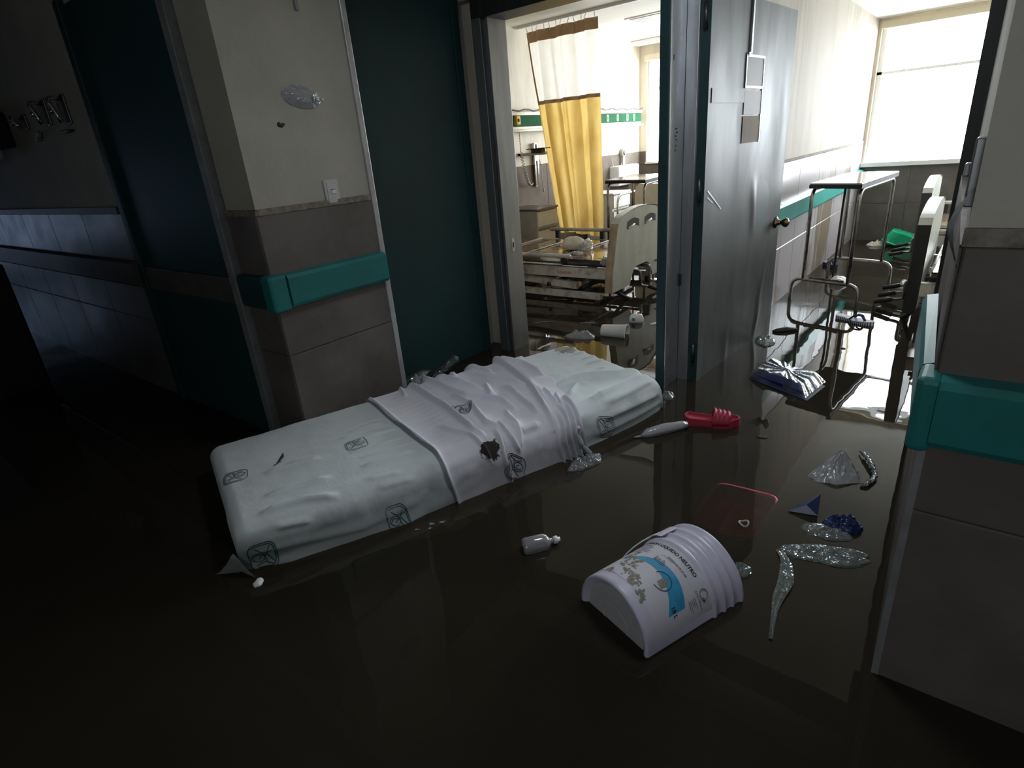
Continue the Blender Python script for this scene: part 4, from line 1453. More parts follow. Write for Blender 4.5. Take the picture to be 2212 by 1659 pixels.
# ------------------------------------------------------------------ wall fittings
sw = thing('light_switch', 'grey light switch just above the pillar tiles', 'light switch', (XP, 1.58, 1.04))
MB().cbox(XP, XP + 0.011, 1.546, 1.616, 1.038, 1.141, 0.004, 3).build('plate', 'switch_plate', sw)
MB().cbox(XP + 0.010, XP + 0.014, 1.556, 1.598, 1.046, 1.133, 0.002).build('insert', 'switch_plate', sw)
MB().cbox(XP + 0.012, XP + 0.019, 1.575, 1.597, 1.083, 1.099, 0.002).build('rocker', 'white_plastic', sw)
MB().box(XP + 0.0135, XP + 0.0148, 1.572, 1.597, 1.099, 1.1015).build('slot', 'black', sw)

pq = thing('torn_plaque', 'torn oval plastic patch on the cream pillar', 'plaque', (XP, 1.53, 1.46))
pm = MB()
vs, fs = [(XP + 0.022, 1.535, 1.463)], []
rn = 28
for r_i, rr in enumerate((0.5, 1.0)):
    for k in range(rn):
        a = 2 * PI * k / rn
        jit = 1 + 0.10 * fbm(math.cos(a) * 2, math.sin(a) * 2, 4 + r_i)
        vs.append((XP + (0.020 if r_i == 0 else 0.003) + 0.007 * fbm(math.cos(a) * 3, math.sin(a) * 3, r_i), 1.527 + 0.088 * rr * math.cos(a) * jit + 0.006 * math.sin(a), 1.463 + 0.044 * rr * math.sin(a) * jit - 0.012 * rr * math.cos(a)))
for k in range(rn):
    fs.append((0, 1 + k, 1 + (k + 1) % rn))
    fs.append((1 + k, 1 + rn + k, 1 + rn + (k + 1) % rn, 1 + (k + 1) % rn))
pm.add(vs, fs)
pm.build('patch', 'film_milky', pq)
bk = MB().add([(XP + 0.002, 1.527 + 0.08 * math.cos(2 * PI * k / 24), 1.463 + 0.04 * math.sin(2 * PI * k / 24) - 0.01 * math.cos(2 * PI * k / 24)) for k in range(24)], [tuple(range(24))])
bk.build('backing', 'grey_band', pq)
vs_, fs_ = text_polys('31', 0.028)
tm = MB().add([(XP + 0.026, 1.552 + x, 1.438 + y) for x, y, z in vs_], fs_)
tm.build('number', 'text_ink', pq)
cr = MB()
cr.lathe((XP, 1.622, 1.452), (1, 0, 0), [(0, 0.007), (0.008, 0.005)], 8)
cr.build('screw_cap', 'white_plastic', pq)
sp_ = MB()
for k in range(3):
    sp_.lathe((XP, 1.402 + 0.008 * k, 1.362 - 0.004 * (k % 2)), (1, 0, 0), [(0, 0.010 - 0.002 * k), (0.006, 0.006)], 7)
tag(sp_.build('mud_clod', 'leaf_brown'), 'small dark mud clod stuck on the cream pillar', 'mud')
hk = MB().cbox(XP, XP + 0.012, 1.572, 1.588, 1.765, 1.83, 0.003)
tag(hk.build('wall_bracket', 'grey_edge'), 'short grey strip high on the cream pillar', 'bracket')


def wall_fixture(label, x, z, h_, kind):
    t = thing('wall_fixture', label, 'wall fitting', (x, YF, z), 'chrome fittings on the dark corridor wall')
    bk = MB().cbox(x - 0.028, x + 0.028, YF - 0.012, YF, z - 0.01, z + h_ + 0.02, 0.006).build('backplate', 'steel_dark', t)
    pth = rounded_path([(x, YF - 0.01, z + h_), (x - 0.012, YF - 0.075, z + h_ + 0.005), (x, YF - 0.06, z + h_ * 0.55), (x + 0.01, YF - 0.045, z)], 0.03)
    MB().tube(pth, 0.011, 8).build('arm', 'chrome', t)
    kn = MB().lathe((x - 0.03, YF - 0.045, z + h_ * 0.5), (-0.3, -1, 0), [(0, 0.008), (0.012, 0.014), (0.026, 0.012), (0.03, 0.004)], 12)
    kn.build('knob', 'chrome', t)
    return t


wall_fixture('second chrome outlet from the door jamb on the dark wall', -4.235, 1.54, 0.105, 0)
wall_fixture('chrome outlet closest to the door jamb on the dark wall', -3.915, 1.52, 0.115, 0)
wall_fixture('small chrome outlet left of the two tall ones', -4.66, 1.555, 0.055, 0)
sb_ = MB()
sb_.cbox(-4.52, -4.46, YF - 0.03, YF, 1.47, 1.505, 0.008)
sb_.cbox(-4.48, -4.44, YF - 0.035, YF - 0.005, 1.485, 1.52, 0.008)
tag(sb_.build('wall_clip', 'grey_edge'), 'little grey clip under the second chrome outlet', 'clip')
sb_ = MB()
sb_.cbox(-4.01, -3.90, YF - 0.035, YF, 1.475, 1.487, 0.004)
tag(sb_.build('wall_shelf_clip', 'steel_dark'), 'thin dark ledge under the chrome outlet closest to the jamb', 'clip')
ds = thing('soap_dispenser', 'black dispenser with white spouts at the left picture edge', 'dispenser', (-5.25, YF, 1.42))
MB().cbox(-5.50, -5.03, YF - 0.10, YF, 1.47, 1.68, 0.02, 3).build('housing', 'black', ds)
for k, x in enumerate((-5.33, -5.17)):
    MB().cbox(x - 0.028, x + 0.028, YF - 0.125, YF - 0.10, 1.475, 1.54, 0.006).build('label_tab', 'white_plastic', ds)
    MB().lathe((x, YF - 0.09, 1.40), (0, 0, 1), [(0, 0.010), (0.012, 0.030), (0.05, 0.036), (0.075, 0.030)], 16).build('spout', 'white_plastic', ds)
svp = thing('switch_plate_edge', 'steel switch plate on the right corner above the tiles', 'light switch', (-0.03, 1.30, 1.05))
MB().cbox(-0.034, -0.016, 1.275, 1.345, 1.045, 1.155, 0.003).build('plate', 'steel', svp)
MB().cbox(-0.043, -0.030, 1.295, 1.325, 1.093, 1.115, 0.003).build('toggle', 'white_edge', svp)
# ------------------------------------------------------------------ floating mattress, fitted sheet, draw sheet
MC = Vector((-1.73, 1.602, 0))
MU = Vector((0.3435, 0.939, 0))
MV = Vector((0.939, -0.3435, 0))
HX_, HY_, RB, ZTOP = 0.945, 0.372, 0.05, 0.15

RIDGE_FIT = [
    ([(-0.767, 0.046), (-0.689, 0.059), (-0.591, 0.077)], 0.006, 0.010), ([(-0.798, 0.219), (-0.705, 0.222), (-0.605, 0.239)], 0.007, 0.011),
    ([(-0.831, 0.325), (-0.711, 0.332), (-0.606, 0.357)], 0.010, 0.013), ([(-0.814, 0.385), (-0.709, 0.399)], 0.006, 0.012),
    ([(-0.459, -0.034), (-0.357, -0.035), (-0.265, -0.022)], 0.005, 0.008), ([(-0.425, 0.033), (-0.334, 0.036), (-0.258, 0.037)], 0.005, 0.008),
    ([(-0.461, 0.249), (-0.371, 0.261), (-0.275, 0.266)], 0.006, 0.009), ([(-0.419, -0.076), (-0.279, -0.062)], 0.004, 0.007),
    ([(-0.476, 0.345), (-0.369, 0.356)], 0.004, 0.008), ([(-0.456, 0.38), (-0.334, 0.385)], 0.004, 0.008), ([(-0.684, 0.032), (-0.59, 0.056)], 0.004, 0.008),
    ([(-0.47, 0.12), (-0.26, 0.13)], 0.004, 0.008), ([(-0.45, 0.18), (-0.25, 0.19)], 0.003, 0.008), ([(-0.44, -0.12), (-0.27, -0.11)], 0.003, 0.007),
    ([(0.522, 0.118), (0.616, 0.107), (0.705, 0.129), (0.821, 0.208), (0.887, 0.218), (0.918, 0.226)], 0.015, 0.018),
    ([(0.563, 0.338), (0.683, 0.324), (0.806, 0.306), (0.9, 0.304)], 0.013, 0.018), ([(0.60, 0.37), (0.72, 0.365), (0.90, 0.35)], 0.010, 0.014),
    ([(0.848, -0.176), (0.926, -0.178)], 0.004, 0.008), ([(0.81, -0.014), (0.91, -0.013)], 0.005, 0.009), ([(0.84, -0.09), (0.92, -0.09)], 0.004, 0.008),
    ([(0.806, 0.074), (0.837, 0.082)], 0.004, 0.008), ([(0.51, 0.228), (0.603, 0.164), (0.645, 0.174)], 0.008, 0.014), ([(0.80, -0.25), (0.93, -0.27)], 0.006, 0.012),
    ([(0.55, 0.42), (0.90, 0.41)], 0.012, 0.015), ([(0.50, 0.47), (0.92, 0.46)], 0.010, 0.016), ([(-0.90, 0.45), (-0.55, 0.47), (-0.30, 0.45)], 0.008, 0.016), ([(-0.85, 0.50), (-0.60, 0.53), (-0.35, 0.50)], 0.008, 0.016),
]
RIDGE_DRAW = [
    ([(-0.026, -0.369), (-0.019, -0.177), (-0.009, -0.014), (-0.014, 0.146), (-0.019, 0.291), (-0.006, 0.345)], 0.017, 0.017),
    ([(0.055, -0.403), (0.075, -0.275), (0.085, -0.127), (0.115, -0.012), (0.162, 0.045), (0.206, 0.139), (0.219, 0.229)], 0.017, 0.016),
    ([(0.098, -0.406), (0.149, -0.323), (0.169, -0.204), (0.188, -0.131), (0.212, -0.07)], 0.014, 0.015),
    ([(0.068, -0.083), (0.077, 0.023), (0.082, 0.12), (0.06, 0.212), (0.047, 0.282), (0.069, 0.323)], 0.016, 0.015),
    ([(0.271, -0.425), (0.321, -0.339), (0.345, -0.261), (0.357, -0.205)], 0.014, 0.014),
    ([(0.279, -0.252), (0.308, -0.157), (0.355, -0.064), (0.39, 0.033)], 0.014, 0.014),
    ([(0.477, -0.443), (0.455, -0.228), (0.425, -0.046), (0.401, 0.074), (0.362, 0.185), (0.324, 0.285), (0.289, 0.39)], 0.019, 0.015),
    ([(0.481, -0.419), (0.518, -0.282), (0.542, -0.201), (0.54, -0.11), (0.535, -0.027)], 0.014, 0.014),
    ([(0.304, -0.016), (0.305, 0.06), (0.284, 0.196), (0.271, 0.326)], 0.015, 0.014),
    ([(0.47, -0.142), (0.439, -0.001), (0.405, 0.107), (0.382, 0.216)], 0.014, 0.013),
    ([(0.424, 0.141), (0.41, 0.214), (0.373, 0.315)], 0.014, 0.012), ([(0.255, -0.092), (0.223, 0.0), (0.211, 0.047)], 0.012, 0.018),
    ([(-0.113, 0.177), (-0.086, 0.255), (-0.051, 0.317), (-0.031, 0.376), (-0.024, 0.422)], 0.011, 0.013),
    ([(0.08, 0.311), (0.089, 0.363), (0.108, 0.412)], 0.012, 0.013), ([(0.178, 0.218), (0.154, 0.295), (0.146, 0.345), (0.108, 0.412)], 0.010, 0.014),
    ([(0.12, 0.334), (0.153, 0.363), (0.232, 0.363)], 0.009, 0.013), ([(0.435, 0.222), (0.382, 0.337)], 0.013, 0.011),
    ([(-0.067, -0.391), (-0.089, -0.286), (-0.097, -0.233)], 0.009, 0.012), ([(0.185, -0.395), (0.201, -0.362), (0.201, -0.309)], 0.011, 0.012),
    ([(0.15, -0.43), (0.14, -0.38)], 0.010, 0.011), ([(0.23, -0.43), (0.24, -0.37)], 0.010, 0.011), ([(0.35, -0.44), (0.37, -0.36)], 0.010, 0.011), ([(0.41, -0.45), (0.42, -0.37)], 0.010, 0.011),
    ([(0.05, 0.34), (0.035, 0.40), (0.03, 0.50)], 0.014, 0.014),
    ([(0.40, 0.33), (0.375, 0.42), (0.36, 0.55)], 0.018, 0.010), ([(0.37, 0.33), (0.345, 0.42), (0.335, 0.55)], 0.018, 0.010),
    ([(0.34, 0.35), (0.315, 0.44), (0.31, 0.55)], 0.016, 0.010), ([(0.43, 0.28), (0.41, 0.40), (0.39, 0.55)], 0.018, 0.010), ([(0.30, 0.38), (0.28, 0.46), (0.28, 0.55)], 0.012, 0.010),
    ([(-0.235, -0.38), (-0.230, 0.0), (-0.208, 0.38), (-0.20, 0.52)], 0.007, 0.010),
]


def ridges(a, b_, lst):
    h = np.zeros_like(a)
    for pts, amp, w in lst:
        best = np.full_like(a, 9.0)
        tot = sum(math.dist(pts[i], pts[i + 1]) for i in range(len(pts) - 1))
        acc = 0.0
        tp = np.zeros_like(a)
        for i in range(len(pts) - 1):
            (x0, y0), (x1, y1) = pts[i], pts[i + 1]
            dx, dy = x1 - x0, y1 - y0
            L2 = dx * dx + dy * dy
            t = np.clip(((a - x0) * dx + (b_ - y0) * dy) / L2, 0, 1)
            d = np.hypot(a - x0 - t * dx, b_ - y0 - t * dy)
            m = d < best
            best = np.where(m, d, best)
            tp = np.where(m, (acc + t * math.sqrt(L2)) / tot, tp)
            acc += math.sqrt(L2)
        taper = np.clip(np.minimum(tp, 1 - tp) * 6 + 0.35, 0, 1)
        h = np.maximum(h, amp * taper * np.exp(-(best / w) ** 2)) + 0.15 * amp * np.exp(-(best / (2.2 * w)) ** 2)
    return h


def np_noise(a, b_, sc, seed):
    return np.array([mnoise.noise(Vector((x * sc, y * sc, seed))) for x, y in zip(a.ravel(), b_.ravel())]).reshape(a.shape)


def foldv(t, H):
    s = np.sign(t)
    x = np.abs(t)
    th = np.clip((x - (H - RB)) / RB, 0, PI / 2)
    ext = np.maximum(0, x - (H - RB) - RB * PI / 2)
    pos = np.where(x < H - RB, x, H - RB + RB * np.sin(th))
    drop = RB * (1 - np.cos(th)) + ext
    return s * pos, drop, s * np.sin(th), np.cos(th)


def surf(a, b_, hgt, lift=0.0):
    """cloth coordinates -> world points on the sheeted mattress"""
    pa, da, na, ca = foldv(a, HX_)
    pb, db, nb_, cb = foldv(b_, HY_)
    z = ZTOP + 0.008 * np.cos(a * 1.6) * np.cos(b_ * 2.2) - da - db
    flare = np.where(b_ > 0, 0.09 * (1 - np.clip(np.abs(a) / 0.97, 0, 1) ** 3), 0.02) * np.clip(db / 0.15, 0, 1.3)
    pb = pb + np.sign(b_) * flare
    nz = ca * cb
    ln = np.sqrt(na ** 2 + nb_ ** 2 + nz ** 2) + 1e-6
    k = (hgt + lift) / ln
    pa = pa + na * k
    pb = pb + nb_ * k
    z = z + nz * k
    z = np.maximum(z, -0.11)
    X = MC.x + MU.x * pa + MV.x * pb
    Y = MC.y + MU.y * pa + MV.y * pb
    return X, Y, z, (na / ln, nb_ / ln, nz / ln)


def h_fit(a, b_):
    side = np.clip((np.abs(b_) - 0.38) / 0.08, 0, 1)
    return 1.6 * ridges(a, b_, [(q, am, w * 0.72) for q, am, w in RIDGE_FIT]) + 0.0035 * np_noise(a, b_, 5, 1.0) + 0.0015 * np_noise(a, b_, 17, 2.0) + side * 0.006 * np.sin(b_ * 70 + 3 * a)


def h_draw(a, b_):
    g = np.clip((a + 0.12) / 0.15, 0, 1)
    creases = 0.0012 * np.sin(b_ * 150 + 6 * np.sin(a * 9)) * np.exp(-((a + 0.13) / 0.09) ** 2)
    return 0.007 + 1.7 * ridges(a, b_, [(q, am, w * 0.72) for q, am, w in RIDGE_DRAW]) + g * (0.008 * np_noise(a, b_, 7, 3.0) + 0.003 * np_noise(a, b_, 19, 4.0)) + creases


def np_grid_build(name, m, parent, A, B, hf, lift=0.0, origin=None, thick=0.0):
    hh = hf(A, B)
    X, Y, Z, _ = surf(A, B, hh, lift)
    nu, nv = A.shape
    vs = np.stack([X, Y, Z], -1).reshape(-1, 3).tolist()
    fs = [(i * nv + j_, (i + 1) * nv + j_, (i + 1) * nv + j_ + 1, i * nv + j_ + 1) for i in range(nu - 1) for j_ in range(nv - 1)]
    o = MB().add(vs, fs, True).build(name, m, parent, origin)
    # normals up
    me = o.data
    ctr = me.polygons[len(me.polygons) // 2]
    if ctr.normal.z < 0:
        me.flip_normals()
    if thick:
        md = o.modifiers.new('thickness', 'SOLIDIFY')
        md.thickness = thick
        md.offset = -1
    return o


def wpt(a, b_, hf, lift):
    A_, B_ = np.array([[a]]), np.array([[b_]])
    X, Y, Z, n_ = surf(A_, B_, hf(A_, B_), lift)
    nrm = MU * float(n_[0][0, 0]) + MV * float(n_[1][0, 0]) + Vector((0, 0, float(n_[2][0, 0])))
    return Vector((float(X[0, 0]), float(Y[0, 0]), float(Z[0, 0]))), nrm.normalized()


mt = thing('mattress', 'white sheeted mattress floating across the doorways', 'mattress', (MC.x, MC.y, -0.1))
mp_, _n = wpt(0.866, -0.27, lambda a, b_: 0 * a, 0.0)
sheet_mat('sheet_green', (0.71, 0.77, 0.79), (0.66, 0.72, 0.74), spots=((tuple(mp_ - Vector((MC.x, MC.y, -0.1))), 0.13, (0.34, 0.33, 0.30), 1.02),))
core = MB()
c = [MC + MU * a + MV * b_ + Vector((0, 0, z)) for z in (-0.09, 0.125) for b_ in (-0.33, 0.33) for a in (-0.90, 0.90)]
core.add(c, [(0, 2, 3, 1), (4, 5, 7, 6), (0, 1, 5, 4), (2, 6, 7, 3), (0, 4, 6, 2), (1, 3, 7, 5)])
core.build('foam_core', 'cream_fabric', mt)
A, B = np.meshgrid(np.linspace(-1.14, 1.12, 330), np.linspace(-0.56, 0.60, 190), indexing='ij')
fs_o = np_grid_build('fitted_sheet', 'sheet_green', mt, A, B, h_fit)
# loose corner of the sheet trailing in the water
tr = MB()
cn = MC + MU * -0.955 + MV * 0.385
tr.grid(lambda u, v: tuple(cn + MU * (-0.07 * u * (1 - 0.5 * v) + 0.05 * v) + MV * (0.07 * v * (1 - u * 0.4) - 0.05 * u) + Vector((0, 0, 0.085 * (1 - max(u, v)) ** 1.3 - 0.004 + 0.010 * fbm(u * 4, v * 4, 3)))), 14, 14)
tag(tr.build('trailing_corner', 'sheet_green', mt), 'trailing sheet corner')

ds_o = None
org_ds = (MC.x, MC.y, 0.0)
st_p, _n = wpt(-0.012, 0.385, lambda a, b_: 0 * a + 0.012, 0.0)
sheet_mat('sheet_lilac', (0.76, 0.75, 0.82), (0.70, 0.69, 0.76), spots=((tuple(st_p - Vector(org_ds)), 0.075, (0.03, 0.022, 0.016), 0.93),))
nb_s, na_s = 230, 200
bb = np.linspace(-0.50, 0.565, nb_s)
e1 = np.interp(bb, [-0.5, -0.38, 0.0, 0.26, 0.40, 0.57], [-0.25, -0.247, -0.238, -0.219, -0.212, -0.20]) + 0.003 * np.sin(bb * 21)
e2 = np.interp(bb, [-0.5, -0.437, -0.349, -0.201, -0.064, 0.083, 0.282, 0.403, 0.57], [0.59, 0.60, 0.613, 0.583, 0.548, 0.53, 0.454, 0.410, 0.385]) + 0.006 * np.sin(bb * 33)
S = np.linspace(0, 1, na_s)[:, None]
A = e1[None, :] + (e2 - e1)[None, :] * S
B = np.repeat(bb[None, :], na_s, 0)
# the part between the stain and the bunched end hangs higher out of the water
B = np.where((B > 0.40), 0.40 + (B - 0.40) * (1 - 0.25 * np.exp(-((A + 0.10) / 0.1) ** 2)), B)
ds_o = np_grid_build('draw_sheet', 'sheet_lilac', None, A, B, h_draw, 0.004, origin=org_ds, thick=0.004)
tag(ds_o, 'crumpled lilac-white draw sheet with dark stain across the mattress', 'sheet')


# printed emblems on the cloth
def rrect(w, h, r, n_=5):
    out = []
    for cx, cy, a0 in ((w / 2 - r, h / 2 - r, 0), (-w / 2 + r, h / 2 - r, PI / 2), (-w / 2 + r, -h / 2 + r, PI), (w / 2 - r, -h / 2 + r, 1.5 * PI)):
        for i in range(n_ + 1):
            a = a0 + PI / 2 * i / n_
            out.append((cx + r * math.cos(a), cy + r * math.sin(a)))
    return out + [out[0]]


EMBLEM = [rrect(1.0, 1.0, 0.28), rrect(0.86, 0.86, 0.24)[3:20],
          [(-0.38, -0.36), (-0.20, -0.12), (-0.12, 0.06), (-0.30, 0.34)], [(-0.36, 0.16), (-0.16, 0.10), (0.04, 0.16), (0.24, 0.34)],
          [(-0.12, -0.36), (-0.06, -0.10), (0.02, 0.04)],
          [(0.16 + 0.24 * math.cos(t * PI / 8), -0.06 + 0.19 * math.sin(t * PI / 8)) for t in range(17)],
          [(0.18 + 0.12 * math.cos(t * PI / 6), -0.05 + 0.09 * math.sin(t * PI / 6)) for t in range(10)],
          [(-0.30, -0.38), (0.0, -0.28), (0.30, -0.36)]]


def emblem(parent, hf, a, b_, size, rot, lift, m, wd=0.003):
    g = MB()
    cr_, sr_ = math.cos(rot), math.sin(rot)
    for ln in EMBLEM:
        pts, nr = [], []
        for i in range(len(ln) - 1):
            (x0, y0), (x1, y1) = ln[i], ln[i + 1]
            k = max(1, int(math.hypot(x1 - x0, y1 - y0) * size / 0.006))
            for q in range(k + (1 if i == len(ln) - 2 else 0)):
                t = q / k
                x, y = (x0 + (x1 - x0) * t) * size, (y0 + (y1 - y0) * t) * size
                p, n_ = wpt(a + x * cr_ - y * sr_, b_ + x * sr_ + y * cr_, hf, lift)
                pts.append(p)
                nr.append(n_)
        g.ribbon(pts, wd, lambda i, nr=nr: nr[i])
    g.build('emblem', m, parent)


emblem(fs_o, h_fit, -0.879, -0.002, 0.085, 0.15, 0.0022, 'ink_teal', 0.0026)
emblem(fs_o, h_fit, -0.434, 0.066, 0.085, 0.10, 0.0022, 'ink_teal', 0.0022)
emblem(fs_o, h_fit, -0.43, 0.482, 0.075, PI, 0.0022, 'ink_teal', 0.0034)
emblem(fs_o, h_fit, -0.875, 0.462, 0.085, PI, 0.0022, 'ink_teal', 0.0036)
emblem(fs_o, h_fit, 0.55, 0.455, 0.085, 0.2, 0.0022, 'ink', 0.003)
emblem(ds_o, h_draw, 0.036, 0.087, 0.075, 2.4, 0.0065, 'ink', 0.0032)
emblem(ds_o, h_draw, 0.065, 0.465, 0.085, 0.6, 0.0065, 'ink', 0.0042)
# hem of the draw sheet: darker rolled end hanging by the bunched folds
hm = MB()
pts = [wpt(0.385 + 0.012 * math.sin(i), 0.40 + 0.012 * i, h_draw, 0.012)[0] for i in range(13)]
hm.tube(pts, 0.010, 8)
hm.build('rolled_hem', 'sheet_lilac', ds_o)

# curled leaf lying on the mattress
lp, _n = wpt(-0.715, 0.012, h_fit, 0.004)
lf_ = MB()
lf_.grid(lambda u, v: tuple(lp + MU * (0.034 * (u - 0.5)) + MV * (0.014 * (v - 0.5) * math.sin(PI * (0.1 + 0.8 * u)) - 0.012 * u) + Vector((0, 0, 0.004 + 0.022 * abs(v - 0.5) * 1.6 * u + 0.012 * u * u))), 8, 6)
lf_o = lf_.build('blade', 'leaf_brown', None, origin=tuple(lp))
lf_o.name = 'dead_leaf'
tag(lf_o, 'curled dead leaf lying on the mattress', 'leaf')
stm = MB().tube([lp + Vector((0, 0, 0.006)), lp + MU * -0.03 + MV * 0.012 + Vector((0, 0, 0.004))], 0.0016, 5)
ORG[lf_o.name] = lp
stm.build('stem', 'leaf_brown', lf_o)

# ------------------------------------------------------------------ white bucket
BC = Vector((-0.593, 1.035, 0.012))
BA = Vector((0.33, 0.94, -0.03)).normalized()
BE1 = BA.cross(Vector((0, 0, 1))).normalized()
BE2 = BE1.cross(BA)
bk = thing('bucket', 'white plastic soap bucket lying on its side in the water', 'bucket', tuple(BC))
prof = [(0.014, 0.001), (0.012, 0.108), (0.004, 0.114), (0.0, 0.120), (0.0, 0.128), (0.004, 0.1305), (0.012, 0.1310), (0.232, 0.1370), (0.236, 0.1425), (0.240, 0.1435), (0.246, 0.1430), (0.250, 0.1385),
        (0.270, 0.1390), (0.273, 0.1445), (0.279, 0.1450), (0.283, 0.1400), (0.302, 0.1405), (0.305, 0.1455), (0.311, 0.1460), (0.314, 0.1415), (0.334, 0.1420), (0.338, 0.1470), (0.346, 0.1475), (0.349, 0.1440), (0.345, 0.1395), (0.10, 0.1310), (0.02, 0.1280), (0.019, 0.001)]
MB().lathe(BC, BA, prof, 72, False).build('shell', 'bucket_white', bk)
MB().lathe(BC - BA * 0.0008, BA, [(0.0125, 0.001), (0.0115, 0.106)], 48, False).build('base_disc', 'bucket_base', bk)
rg = MB()
rg.tube([BC + BA * 0.0105 + (BE1 * math.cos(t) + BE2 * math.sin(t)) * 0.045 for t in [2 * PI * i / 32 for i in range(32)]], 0.0015, 5, closed=True)
rg.build('base_ring', 'bucket_base', bk)


def brad(t):
    return 0.1310 + (t - 0.012) * (0.1370 - 0.1310) / 0.22


def BP(phi, t, off=0.0008):
    """phi in degrees, 90 = top; t along the axis from the base"""
    a = math.radians(phi)
    return BC + BA * t + (BE1 * math.cos(a) + BE2 * math.sin(a)) * (brad(t) + off)


lb = MB()
lb.grid(lambda u, v: tuple(BP(132 - 122 * u, 0.035 + 0.195 * v, 0.0006)), 40, 4)
lb_o = lb.build('label', 'label_paper', bk)


def wrap_text(body, size, phi0, t0, m, off=0.0014, flip=False, along=False, bold=0.0):
    vs_, fs_ = text_polys(body, size, bold)
    g = MB()
    pts = []
    for x, y, z in vs_:
        if along:
            pts.append(BP(phi0 + math.degrees(y / 0.134), t0 + x, off))
        else:
            pts.append(BP(phi0 - math.degrees(x / 0.134), t0 + y, off))
    g.add(pts, fs_)
    return g.build('lettering', m, lb_o)


wrap_text('JABON LIQUIDO NEUTRO', 0.0155, 128, 0.209, 'text_ink', bold=0.035)
wrap_text('555543 0119 37 03', 0.0088, 84, 0.184, 'text_ink', bold=0.02)
wrap_text('18 L', 0.017, 36, 0.100, 'text_ink', bold=0.03)
wrap_text('CYQ MEXICO', 0.0085, 38, 0.190, 'text_ink')
# blue crescent
cz = MB()


def cres(u, v):
    ph = 122 - 94 * u
    mid = 0.098 + 0.048 * math.sin(PI * (0.08 + 0.80 * u)) - 0.012 * u
    w = 0.006 + 0.052 * u ** 0.9
    return tuple(BP(ph, mid + w * (v - 0.35), 0.0010))


cz.grid(cres, 50, 6)
cz.build('blue_crescent', 'label_blue', lb_o)
ring = MB()
ring.tube([BP(64 + 11.5 * math.cos(t), 0.118 + 0.026 * math.sin(t), 0.0016) for t in [0.2 + 4.6 * i / 40 for i in range(41)]], 0.0010, 5)
ring.build('badge_ring', 'text_ink', lb_o)
ic = MB()
ic.add([BP(66, 0.104, 0.0018), BP(57, 0.100, 0.0018), BP(57, 0.122, 0.0018), BP(61.5, 0.131, 0.0018), BP(66, 0.126, 0.0018)], [(0, 1, 2, 3, 4)])
ic.build('badge_icon', 'label_mud', lb_o)
lg_ = MB()
lg_.tube([BP(31 + 5.6 * math.cos(t), 0.213 + 0.0125 * math.sin(t), 0.0014) for t in [2 * PI * i / 28 for i in range(28)]], 0.0016, 5, closed=True)
lg_.build('logo_ring', 'label_mud', lb_o)
lg_ = MB()
for k in range(3):
    lg_.add([BP(27.5 - k * 1.5, 0.203 + 0.002 * k, 0.0018), BP(25 - k * 1.5, 0.203 + 0.002 * k, 0.0018), BP(25 - k * 1.5, 0.210, 0.0018), BP(27.5 - k * 1.5, 0.210, 0.0018)], [(0, 1, 2, 3)])
lg_.build('logo_tail', 'ink_teal', lb_o)
fine = MB()
rr = random.Random(3)
for k in range(7):                                     # paragraph of fine print
    t = 0.198 - 0.0085 * k
    fine.ribbon([BP(127 - 1.6 * i, t, 0.0013) for i in range(int(10 + 7 * rr.random()))], 0.0016, up=BE2)
for k in range(8):                                     # small table
    fine.ribbon([BP(92 - 1.9 * k, 0.150, 0.0013), BP(92 - 1.9 * k, 0.150 + 0.012 + 0.010 * rr.random(), 0.0013)], 0.0018, up=BE2)
    fine.ribbon([BP(90 - 1.9 * k, 0.180, 0.0013), BP(90 - 1.9 * k, 0.180 + 0.005 * rr.random(), 0.0013)], 0.0012, up=BE2)
for k in range(5):
    fine.ribbon([BP(32 - 1.3 * i, 0.180 - 0.0055 * k, 0.0013) for i in range(int(7 + 6 * rr.random()))], 0.0013, up=BE2)
fine.build('fine_print', 'text_ink', lb_o)
md_ = MB()
for c_phi, c_t, n_, sp_phi, sp_t in ((104, 0.092, 26, 13, 0.025), (84, 0.058, 30, 14, 0.018), (112, 0.045, 14, 6, 0.010), (62, 0.045, 16, 10, 0.014), (118, 0.128, 16, 8, 0.018)):
    for k in range(n_):
        ph, t = rr.gauss(c_phi, sp_phi * 0.5), rr.gauss(c_t, sp_t * 0.5)
        r0 = rr.uniform(0.002, 0.008)
        m_ = 7
        vs_ = [BP(ph, t, 0.0016 + 0.0008 * rr.random())]
        for q in range(m_):
            a = 2 * PI * q / m_
            rad = r0 * rr.uniform(0.6, 1.2)
            vs_.append(BP(ph + math.degrees(rad * math.cos(a) / 0.134), max(0.012, t + rad * math.sin(a)), 0.0012))
        md_.add(vs_, [(0, 1 + q, 1 + (q + 1) % m_) for q in range(m_)])
md_.build('mud_splashes', 'label_mud', bk)
# wire bail with its ear
hb_ = MB()


def BPr(phi, t, r):
    a = math.radians(phi)
    return BC + BA * t + (BE1 * math.cos(a) + BE2 * math.sin(a)) * r


hb_.tube([BPr(142 + 6 * i, 0.295 - 0.026 * i + 0.0006 * i * i, 0.150 + 0.010 * math.sin(i / 8 * PI)) for i in range(9)], 0.0022, 6)
hb_.build('bail', 'white_plastic', bk)
er = MB()
er.grid(lambda u, v: tuple(BPr(116 + 26 * u, 0.243 + 0.07 * v, 0.1475 + 0.004 * math.sin(PI * u))), 8, 4)
er.build('bail_ear', 'bucket_white', bk)


